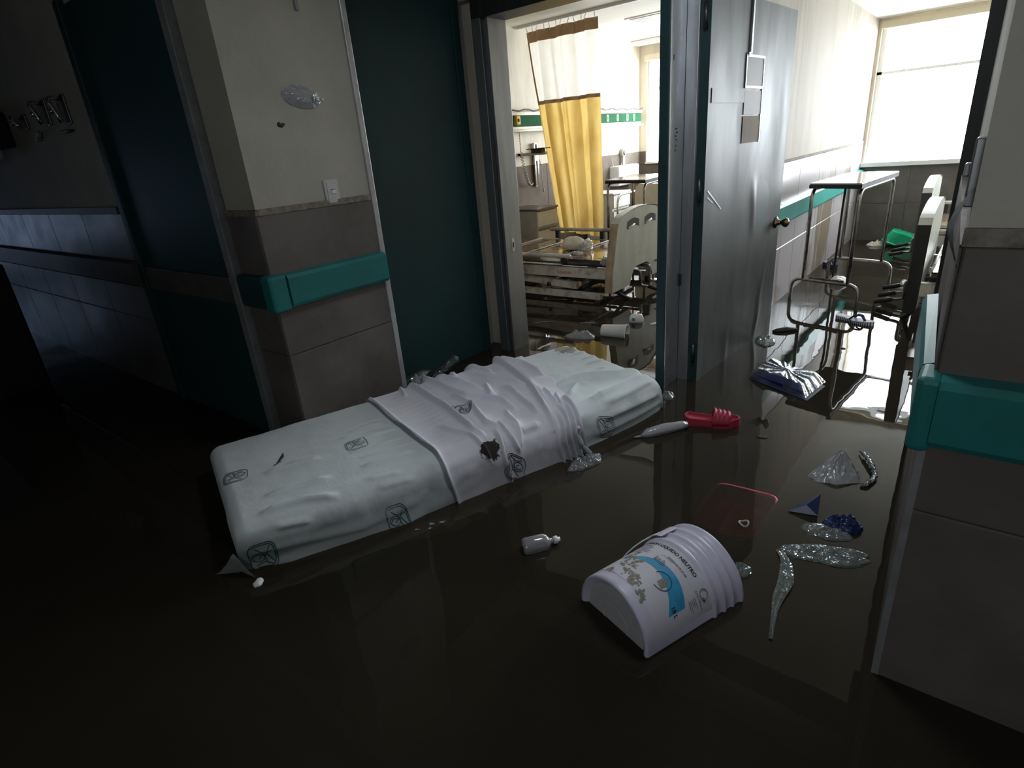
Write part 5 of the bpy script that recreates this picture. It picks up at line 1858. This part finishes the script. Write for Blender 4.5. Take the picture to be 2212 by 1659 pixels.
# ------------------------------------------------------------------ floating litter
def bottle(name, label, base, axis, prof, m, cap=None, capm='white_plastic', group=None, cat='bottle'):
    t = thing(name, label, cat, tuple(base), group)
    MB().lathe(base, axis, prof, 28).build('body', m, t)
    if cap:
        ax = Vector(axis).normalized()
        MB().lathe(Vector(base) + ax * cap[0], axis, [(0, cap[2]), (0.004, cap[2] * 1.15), (cap[1] * 0.6, cap[2] * 1.15), (cap[1] * 0.62, cap[2] * 0.7), (cap[1], cap[2] * 0.6)], 18).build('cap', capm, t)
    return t


bottle('saline_bottle', 'small clear bottle with white cap floating by the bucket', (-0.985, 1.158, 0.012), (0.62, 0.78, 0.02),
       [(0, 0.020), (0.004, 0.027), (0.010, 0.029), (0.070, 0.029), (0.082, 0.025), (0.090, 0.014), (0.094, 0.009), (0.106, 0.009)], 'bottle_clear', (0.104, 0.022, 0.011))
bottle('drink_bottle', 'dark clear bottle floating against the teal door', (-2.375, 1.90, 0.040), (0.05, 0.99, 0.08),
       [(0, 0.024), (0.006, 0.032), (0.13, 0.033), (0.16, 0.026), (0.18, 0.013), (0.20, 0.013)], 'bottle_dark')
bottle('drink_bottle', 'crushed clear bottle tilted beside the teal door', (-2.285, 2.03, 0.035), (0.06, 0.85, 0.30),
       [(0, 0.012), (0.02, 0.013), (0.045, 0.030), (0.07, 0.034), (0.10, 0.026), (0.13, 0.036), (0.17, 0.030), (0.20, 0.036), (0.21, 0.030)], 'bottle_dark')


def crumple(name, label, cat, ctr, rx, ry, rot, hgt, m, seed, n_r=12, n_a=40, build_parent=None, flat=0.0, jit=0.35, group=None):
    ctr = Vector(ctr)
    vs = [tuple(ctr + Vector((0, 0, hgt * 0.7)))]
    fs = []
    for i in range(1, n_r + 1):
        for k in range(n_a):
            a = 2 * PI * k / n_a
            r = i / n_r
            q = 1 + jit * fbm(math.cos(a) * 1.6, math.sin(a) * 1.6, seed)
            x, y = rx * r * q * math.cos(a), ry * r * q * math.sin(a)
            nse = abs(fbm(x * 22, y * 22, seed + 3)) * 1.8 + 0.25 * fbm(x * 60, y * 60, seed)
            z = hgt * (max(0, 1 - r ** 2.2)) * (0.35 + nse) + 0.003 + 0.012 * hgt / 0.03 * abs(fbm(x * 30, y * 30, seed + 9)) * (1 - flat)
            z = z if r < 0.98 else min(z, 0.002) - 0.003
            xr, yr = x * math.cos(rot) - y * math.sin(rot), x * math.sin(rot) + y * math.cos(rot)
            vs.append(tuple(ctr + Vector((xr, yr, z))))
    for k in range(n_a):
        fs.append((0, 1 + k, 1 + (k + 1) % n_a))
    for i in range(n_r - 1):
        for k in range(n_a):
            fs.append((1 + i * n_a + k, 1 + (i + 1) * n_a + k, 1 + (i + 1) * n_a + (k + 1) % n_a, 1 + i * n_a + (k + 1) % n_a))
    g = MB().add(vs, fs, False)
    o = g.build(name, m, build_parent, origin=tuple(ctr))
    if build_parent is None:
        tag(o, label, cat, group)
    return o


def blob(name, label, cat, ctr, rx, ry, rz, m, seed, rough=0.18):
    bm = bmesh.new()
    bmesh.ops.create_icosphere(bm, subdivisions=4, radius=1.0)
    for v in bm.verts:
        d = v.co.normalized()
        k = 1 + rough * fbm(d.x * 1.7, d.y * 1.7, d.z * 1.7 + seed) + 0.35 * rough * fbm(d.x * 6, d.y * 6, d.z * 6 + seed)
        v.co = Vector((d.x * rx * k, d.y * ry * k, max(-0.55 * rz, d.z * rz * k)))
    g = MB().from_bm(bm, True)
    c_ = Vector(ctr) + Vector((0, 0, 0.55 * rz))
    g.xform(lambda q: q + c_)
    o = g.build(name, m, None, origin=tuple(ctr))
    return tag(o, label, cat)


# clear packet of folded blue cloth
pk = thing('cloth_packet', 'clear plastic packet of folded navy cloth floating before the open door', 'packet', (-0.655, 2.955, 0))
PE1, PE2 = Vector((0.30, -0.150, 0)), Vector((0.035, 0.225, 0))
PO = Vector((-0.825, 2.915, 0))


def pk_pt(u, v, z):
    return PO + PE1 * u + PE2 * v + Vector((0, 0, z))


for k, z in enumerate((0.004, 0.024)):
    sl = MB()
    e = 0.03 * k
    sl.grid(lambda u, v: tuple(pk_pt(0.02 + e + (0.96 - 2 * e) * u, 0.02 + (0.96) * v, z + 0.020 * min(1, 8 * min(u, 1 - u, v, 1 - v)) + 0.003 * fbm(u * 5, v * 5, k))), 20, 16)
    sl.build('folded_cloth', 'blue_cloth', pk)
under = MB()
under.grid(lambda u, v: tuple(pk_pt(0.08 + 1.0 * u, -0.10 + 0.95 * v, 0.003 + 0.006 * min(1, 6 * min(u, 1 - u, v, 1 - v)))), 12, 12)
under.build('lower_sheet', 'blue_cloth', pk)


def film_pt(u, v):
    du, dv = u - 0.5, v - 0.5
    r = math.hypot(du, dv)
    th = math.atan2(dv, du)
    rad = 0.0035 * math.sin(th * 11 + 2 * fbm(u * 4, v * 4, 2)) * min(1, r * 4) + 0.0025 * math.sin(th * 23) * min(1, r * 3)
    z = 0.052 * min(1, 7 * min(u, 1 - u, v, 1 - v) + 0.12) + rad + 0.012 * math.exp(-(r / 0.10) ** 2)
    pinch = 1 - 0.28 * math.exp(-(du / 0.13) ** 2)
    return tuple(pk_pt(-0.03 + 1.06 * u, 0.5 + 1.06 * dv * pinch, z))


fm = MB().grid(film_pt, 70, 54, False)
fm.build('film_wrap', 'film_packet', pk)

crumple('dark_packet', 'crumpled greenish packet floating at the foot of the open door', 'packet', (-0.915, 3.50, 0.0), 0.058, 0.075, 0.3, 0.035, 'film_green', 12)
db = MB()
db.tube([(-0.925, 3.70, 0.004), (-0.90, 3.72, 0.008), (-0.86, 3.75, 0.010), (-0.81, 3.785, 0.006)], [0.010, 0.016, 0.019, 0.014], 10)
tag(db.build('black_stick', 'black'), 'short black stick floating left of the table leg', 'debris')


# sandals
def sandal(name, label, heel, toe, width, sole_m, strap_m, slide, zt=0.022, group=None):
    heel, toe = Vector((*heel, 0)), Vector((*toe, 0))
    ex = (toe - heel)
    Ls = ex.length
    ex.normalize()
    ey = Vector((-ex.y, ex.x, 0))
    t = thing(name, label, 'sandal', tuple((heel + toe) / 2), group)

    def out(s):
        w = 0.62 + 0.38 * math.sin(PI * min(1, max(0, (s - 0.08) / 0.9)) ** 0.8) if s > 0.5 else 0.72 + 0.06 * math.cos(s * 9)
        e_ = math.sqrt(max(0, 1 - ((s - 0.13) / 0.13) ** 2)) if s < 0.13 else (math.sqrt(max(0, 1 - ((s - 0.80) / 0.20) ** 2)) if s > 0.80 else 1)
        return width / 2 * w * e_
    ss = [i / 40 for i in range(41)]
    left = [(s, out(s)) for s in ss]
    poly = [(s * Ls, w) for s, w in left] + [(s * Ls, -w) for s, w in left[::-1][1:-1]]
    g = MB()
    nP = len(poly)
    rim = 0.010 if slide else 0.0
    rings = [(1.0, -0.012), (1.02, 0.006), (1.0, zt + rim)] + ([(0.90, zt + rim), (0.86, zt)] if slide else [])
    ctr = sum((p[0] for p in poly)) / nP
    vs = []
    for k, z in rings:
        for x, y in poly:
            xx = ctr + (x - ctr) * (1 - (1 - k) * 0.6)
            yy = y * k
            vs.append(heel + ex * xx + ey * yy + Vector((0, 0, z + 0.010 * (abs(x / Ls - 0.5) * 2) ** 2)))
    fs = [tuple(reversed(range(nP)))]
    for i in range(len(rings) - 1):
        for k in range(nP):
            fs.append((i * nP + k, i * nP + (k + 1) % nP, (i + 1) * nP + (k + 1) % nP, (i + 1) * nP + k))
    fs.append(tuple(range((len(rings) - 1) * nP, len(rings) * nP)))
    g.add(vs, fs)
    if sole_m == 'sole_stripes':
        org = ORG[t.name]
        loc = []
        for p in g.v:
            q = Vector(p) - heel
            loc.append((q.dot(ex), q.dot(ey), q.z))
        g.v = loc
        me_p = MB()
        me_p.v, me_p.f, me_p.sm = loc, g.f, g.sm
        so = me_p.build('sole', sole_m, None)
        so.parent = t
        so.rotation_euler = (0, 0, math.atan2(ex.y, ex.x))
        so.location = heel - org
    else:
        g.build('sole', sole_m, t)
    if slide:
        sp = MB()

        def st(u, v):
            s = 0.50 + 0.30 * u + 0.03 * math.sin(PI * v)
            w = out(s) * 1.04
            a = PI * v
            hgt = 0.048 + 0.012 * (1 - u) + 0.003 * math.sin(u * 24)
            return tuple(heel + ex * (s * Ls) + ey * (w * math.cos(a)) + Vector((0, 0, 0.014 + hgt * math.sin(a) ** 0.7)))
        sp.grid(st, 30, 24)
        so = sp.build('strap', strap_m, t)
        md = so.modifiers.new('thickness', 'SOLIDIFY')
        md.thickness = 0.006
    else:
        for sgn in (-1, 1):
            sp = MB()
            p0 = heel + ex * (0.78 * Ls) + Vector((0, 0, zt))
            p1 = heel + ex * (0.42 * Ls) + ey * sgn * out(0.42) * 0.92 + Vector((0, 0, zt))
            sp.tube([p0, p0.lerp(p1, 0.3) + Vector((0, 0, 0.032)), p0.lerp(p1, 0.7) + Vector((0, 0, 0.030)), p1], 0.006, 8)
            sp.build('strap', strap_m, t)
    return t


sandal('slide_sandal', 'red slide sandal floating beside the mattress', (-0.905, 2.262), (-0.685, 2.342), 0.095, 'red_foam', 'red_foam', True)
sandal('flip_flop', 'blue and white striped flip-flop under the chrome table', (-0.655, 4.175), (-0.430, 4.062), 0.090, 'sole_stripes', 'blue_plastic', False, 0.015)
sandal('flip_flop', 'pale blue flip-flop beside the tiled ward wall', (-1.065, 5.83), (-0.95, 5.66), 0.085, 'blue_plastic', 'blue_cloth', False, 0.03)

# plastic tube rolls and films near the mattress
rl_ = thing('plastic_sleeve', 'rolled milky plastic sleeve floating left of the red sandal', 'plastic', (-0.94, 2.10, 0))
MB().tube([(-1.005, 2.035, 0.008), (-0.985, 2.06, 0.016), (-0.94, 2.12, 0.020), (-0.89, 2.195, 0.018), (-0.875, 2.215, 0.016)], [0.006, 0.021, 0.025, 0.020, 0.016], 14).build('roll', 'film_milky', rl_)
MB().tube([(-1.03, 2.02, 0.003), (-1.005, 2.035, 0.008)], [0.003, 0.006], 8).build('tail', 'film_milky', rl_)
crumple('plastic_film', 'crinkled clear film at the hanging end of the draw sheet', 'plastic', (-1.10, 1.735, 0), 0.040, 0.085, -0.3, 0.03, 'film_clear', 21)
crumple('plastic_film', 'limp clear film half sunk below the mattress edge', 'plastic', (-1.335, 1.10, -0.009), 0.050, 0.13, -0.65, 0.010, 'film_milky', 31, flat=1)
crumple('plastic_film', 'small clear film scrap at the far mattress corner', 'plastic', (-1.085, 2.49, 0), 0.03, 0.045, 0.6, 0.03, 'film_clear', 41)
crumple('plastic_film', 'grey film draped behind the mattress by the pillar edge', 'plastic', (-2.26, 1.93, 0.05), 0.07, 0.06, 0.4, 0.06, 'film_milky', 51)
crumple('plastic_film', 'tiny white scraps drifting at the near mattress corner', 'plastic', (-1.60, 0.585, 0), 0.014, 0.020, 0.6, 0.012, 'foam_white', 61)

# submerged red tray and bottle-neck ring
ty = thing('red_tray', 'red tray sinking below the surface between bucket and sandal', 'tray', (-0.50, 1.74, -0.05))
rimp = rounded_path([(-0.50, 1.868, -0.005), (-0.395, 1.868, -0.003), (-0.405, 1.62, -0.022), (-0.50, 1.60, -0.026), (-0.615, 1.62, -0.022), (-0.605, 1.862, -0.005), (-0.50, 1.868, -0.005)], 0.04, 5)
MB().tube(rimp[:-1], 0.0065, 8, closed=True).build('rim', 'red_tray', ty)
bs = MB()
nR = len(rimp) - 1
c0 = Vector((-0.50, 1.74, -0.02))
vs = [tuple(p) for p in rimp[:-1]] + [tuple(c0 + (p - c0) * 0.82 + Vector((0, 0, -0.05))) for p in rimp[:-1]]
bs.add(vs, [(k, (k + 1) % nR, nR + (k + 1) % nR, nR + k) for k in range(nR)] + [tuple(range(nR, 2 * nR))])
bs.build('basin', 'red_tray', ty)
rgm = MB().tube([(-0.449 + 0.015 * math.cos(t), 1.655 + 0.015 * math.sin(t), 0.004 + 0.004 * math.sin(2 * t)) for t in [2 * PI * i / 24 for i in range(24)]], 0.0035, 7, closed=True)
tag(rgm.build('bottle_ring', 'film_milky'), 'small clear plastic ring floating near the sunken red tray', 'ring')

# clear bag with a pointed top, strap trailing to its right
bgm = MB()
base = [(-0.350, 2.06), (-0.31, 2.035), (-0.25, 2.05), (-0.185, 2.10), (-0.20, 2.17), (-0.26, 2.215), (-0.32, 2.16)]
apx = Vector((-0.262, 2.165, 0.085))
vs, fs = [], []
nn = 56
for i in range(11):
    r = i / 10
    for k in range(nn):
        f = k / nn * len(base)
        a_, b2_ = Vector((*base[int(f) % 7], 0)), Vector((*base[(int(f) + 1) % 7], 0))
        p = a_.lerp(b2_, f - int(f))
        q = apx.lerp(p, r)
        q += Vector((0.008 * fbm(k * 0.35, r * 4, 1), 0.008 * fbm(k * 0.35, r * 4, 2), 0.006 * fbm(k * 0.5, r * 5, 3) + 0.014 * math.sin(PI * r) * abs(fbm(k * 0.22, r * 2, 6))))
        q.z = max(q.z, -0.004)
        vs.append(tuple(q))
for i in range(10):
    for k in range(nn):
        fs.append((i * nn + k, i * nn + (k + 1) % nn, (i + 1) * nn + (k + 1) % nn, (i + 1) * nn + k))
bgm.add(vs, fs)
tag(bgm.build('plastic_bag', 'film_milky', None, origin=(-0.27, 2.13, 0)), 'pointed translucent plastic bag floating near the right wall', 'bag')
stp = MB()
sp_pts = rounded_path([(-0.222, 2.32, 0.010), (-0.19, 2.27, 0.014), (-0.165, 2.21, 0.016), (-0.147, 2.16, 0.010), (-0.158, 2.10, 0.008), (-0.175, 2.075, 0.006)], 0.03)
stp.tube([p + Vector((0.004 * math.sin(i * 2.1), 0.003 * math.cos(i * 1.7), 0.004 * abs(math.sin(i * 1.3)))) for i, p in enumerate(sp_pts)], [0.005 + 0.003 * abs(math.sin(i * 1.7)) for i in range(len(sp_pts))], 7)
tag(stp.build('plastic_strap', 'film_clear'), 'twisted clear strap curling right of the pointed bag', 'strap')
# navy packets and long film
nv = MB()
nv.add([(-0.350, 1.795, 0.004), (-0.262, 1.815, 0.004), (-0.268, 1.86, 0.062), (-0.30, 1.82, 0.030), (-0.265, 1.835, 0.004), (-0.33, 1.84, 0.002)],
       [(0, 1, 3), (1, 2, 3), (0, 3, 2), (1, 4, 2), (0, 2, 5), (4, 5, 2)])
nv = nv.build('navy_wrapper', 'blue_plastic', None, origin=(-0.30, 1.82, 0))
tag(nv, 'folded triangular navy wrapper standing in the water', 'wrapper')
crumple('navy_wrapper', 'crumpled dark navy wrapper near the right wall', 'wrapper', (-0.185, 1.80, 0), 0.055, 0.045, 0.2, 0.045, 'blue_plastic', 71)
crumple('navy_wrapper', 'flat violet-grey film beside the crumpled navy wrapper', 'wrapper', (-0.225, 1.745, 0), 0.075, 0.04, 0.1, 0.014, 'film_clear', 75)
fl_o = crumple('film_wrap', 'long crinkled greenish film with a trailing tail', 'plastic', (-0.195, 1.63, 0), 0.125, 0.045, 0.35, 0.020, 'film_green', 81, n_r=16, n_a=64)
tl = MB()
path = rounded_path([(-0.315, 1.575, 0.004), (-0.285, 1.53, 0.008), (-0.262, 1.44, 0.008), (-0.265, 1.36, 0.006), (-0.255, 1.29, 0.004), (-0.241, 1.215, 0.002)], 0.05, 8)
wds = [0.018, 0.02, 0.024, 0.030, 0.030, 0.026, 0.022, 0.016, 0.012, 0.010, 0.008]
vs, fs = [], []
for i, p in enumerate(path):
    f = i / (len(path) - 1)
    w = np.interp(f, np.linspace(0, 1, len(wds)), wds)
    for k in range(5):
        v_ = k / 4 - 0.5
        vs.append(tuple(p + Vector((w * v_ * 1.3, w * v_ * 0.2, 0.006 * abs(fbm(i * 0.8, k * 1.3, 5)) + 0.003 * (k % 2)))))
for i in range(len(path) - 1):
    for k in range(4):
        fs.append((i * 5 + k, i * 5 + k + 1, (i + 1) * 5 + k + 1, (i + 1) * 5 + k))
ORG[fl_o.name] = Vector((-0.195, 1.63, 0))
tl.add(vs, fs).build('tail', 'film_green', fl_o)
crumple('film_scrap', 'clear green scrap floating right of the bucket rim', 'plastic', (-0.385, 1.425, 0), 0.035, 0.028, 0.5, 0.025, 'film_green', 91)

# things floating or lying in the left ward
cpm = thing('foam_cup', 'white foam cup floating on its side in the left ward', 'cup', (-1.80, 3.25, 0))
MB().lathe((-1.885, 3.235, 0.028), (0.97, 0.20, -0.02), [(0.0, 0.034), (0.002, 0.040), (0.006, 0.042), (0.012, 0.042), (0.165, 0.052), (0.168, 0.056), (0.173, 0.056), (0.173, 0.050), (0.02, 0.038), (0.018, 0.001)], 40, False).build('shell', 'foam_white', cpm)
MB().lathe((-1.8855, 3.235, 0.028), (0.97, 0.20, -0.02), [(0.004, 0.001), (0.004, 0.036)], 30, False).build('base', 'foam_white', cpm)
cn_ = thing('white_tub', 'small white plastic tub floating behind the foam cup', 'tub', (-1.816, 3.60, 0))
MB().lathe((-1.86, 3.585, 0.012), (0.95, 0.25, 0.05), [(0.0, 0.020), (0.012, 0.038), (0.025, 0.040), (0.070, 0.040), (0.085, 0.036), (0.095, 0.018)], 24).build('body', 'foam_white', cn_)
MB().cbox(-1.825, -1.800, 3.548, 3.556, 0.015, 0.035, 0.002).build('print', 'label_blue', cn_)
crumple('plastic_glove', 'crumpled clear glove floating left of the foam cup', 'plastic', (-1.99, 3.13, 0), 0.105, 0.045, 0.25, 0.05, 'film_milky', 101)
crumple('paper_scrap', 'thin bright scrap floating by the doorway post', 'paper', (-1.66, 3.60, 0), 0.05, 0.018, 0.9, 0.008, 'foam_white', 111)
crumple('grey_scrap', 'dim strip of debris floating near the bed foot', 'debris', (-2.10, 3.43, 0), 0.07, 0.015, 0.5, 0.008, 'bottle_dark', 121)
crumple('grey_scrap', 'dull streak of debris close to the left steel jamb', 'debris', (-2.42, 3.32, 0), 0.07, 0.008, 0.6, 0.006, 'bottle_dark', 125)
# on the deck of the bed
blob('white_bundle', 'white cloth bundle lying on the slotted bed deck', 'bundle', (-2.80, 4.36, 0.342), 0.115, 0.08, 0.068, 'paper_bag', 131)
blob('clear_wrapper', 'clear wrapper hugging the right end of the white bundle', 'plastic', (-2.645, 4.33, 0.342), 0.045, 0.055, 0.06, 'film_clear', 133, 0.45)
bottle('drip_bottle', 'small clear drip bottle lying on the bed deck', (-2.62, 4.06, 0.362), (1, -0.10, 0), [(0, 0.012), (0.003, 0.020), (0.085, 0.021), (0.10, 0.012), (0.11, 0.008), (0.14, 0.008)], 'film_milky', (0.115, 0.03, 0.014), 'tan_fabric')
crumple('clear_wrapper', 'silvery wrapper stuffed beside the bed footboard', 'plastic', (-2.275, 3.975, 0.30), 0.035, 0.04, 0.1, 0.09, 'film_clear', 143)
blob('floating_bag', 'white bag floating underneath the stripped bed', 'bag', (-2.95, 4.35, -0.02), 0.10, 0.09, 0.07, 'skin_white_bag', 153)
crumple('floating_bag', 'small wrinkled white packet under the bed frame', 'bag', (-2.72, 4.42, 0.0), 0.05, 0.05, 0.1, 0.07, 'film_milky', 155)

# things floating in the right ward
blob('white_pouch', 'white pouch floating at the foot of the black pole', 'pouch', (-0.83, 5.14, -0.02), 0.065, 0.08, 0.05, 'skin_white_bag', 161, 0.3)
plp = thing('black_pole', 'thin black pole standing in the water under the chrome table', 'pole', (-0.90, 5.24, FLOOR_Z))
MB().tube([(-0.895, 5.245, FLOOR_Z), (-0.845, 5.02, 0.765)], 0.009, 8).build('shaft', 'black', plp)
MB().cbox(-0.885, -0.815, 4.98, 5.06, 0.755, 0.772, 0.003).build('clip', 'black', plp)
bn = thing('green_basin', 'bright green basin tilted against the far tiled wall', 'basin', (-0.60, 6.93, 0))
mrot = Matrix.Rotation(math.radians(20), 4, Vector((0.3, 0.95, 0))) @ Matrix.Rotation(math.radians(172), 4, 'X')
bnm = MB()
prof = [(0.0, 0.80), (0.01, 0.84), (0.11, 1.0), (0.115, 1.06), (0.125, 1.06), (0.125, 1.0), (0.02, 0.80), (0.015, 0.0)]
vs, fs = [], []
nb2 = 40
for z, k in prof:
    for q in range(nb2):
        a = 2 * PI * q / nb2
        e = 1 / (abs(math.cos(a)) ** 4 + abs(math.sin(a)) ** 4) ** 0.25
        p = mrot @ Vector((0.20 * k * e * math.cos(a) * 0.92, 0.15 * k * e * math.sin(a) * 0.92, z - 0.05))
        vs.append(tuple(Vector((-0.575, 6.93, 0.065)) + p))
for i in range(len(prof) - 1):
    for q in range(nb2):
        fs.append((i * nb2 + q, i * nb2 + (q + 1) % nb2, (i + 1) * nb2 + (q + 1) % nb2, (i + 1) * nb2 + q))
fs.append(tuple(reversed(range(nb2))))
bnm.add(vs, fs).build('shell', 'green_basin', bn)
crumple('foam_scum', 'pale bag of scraps floating left of the green basin', 'debris', (-0.80, 6.90, 0), 0.10, 0.06, 0.1, 0.05, 'paper_bag', 171)
crumple('white_slip', 'white folded packet floating beside the end-on bed', 'packet', (-0.375, 5.15, 0), 0.075, 0.06, 0.1, 0.05, 'foam_white', 181)
crumple('white_slip', 'rumpled white cloth half hidden by the right door jamb', 'packet', (-0.235, 5.05, 0), 0.08, 0.09, 0.1, 0.09, 'foam_white', 185)
crumple('leaf_scrap', 'small dark leaf drifting below the clear packet', 'leaf', (-0.575, 2.28, 0), 0.022, 0.012, 0.3, 0.006, 'leaf_brown', 191)
crumple('leaf_scrap', 'tiny dark speck floating in the window reflection', 'leaf', (-0.505, 3.55, 0), 0.012, 0.012, 0.3, 0.006, 'leaf_brown', 195)
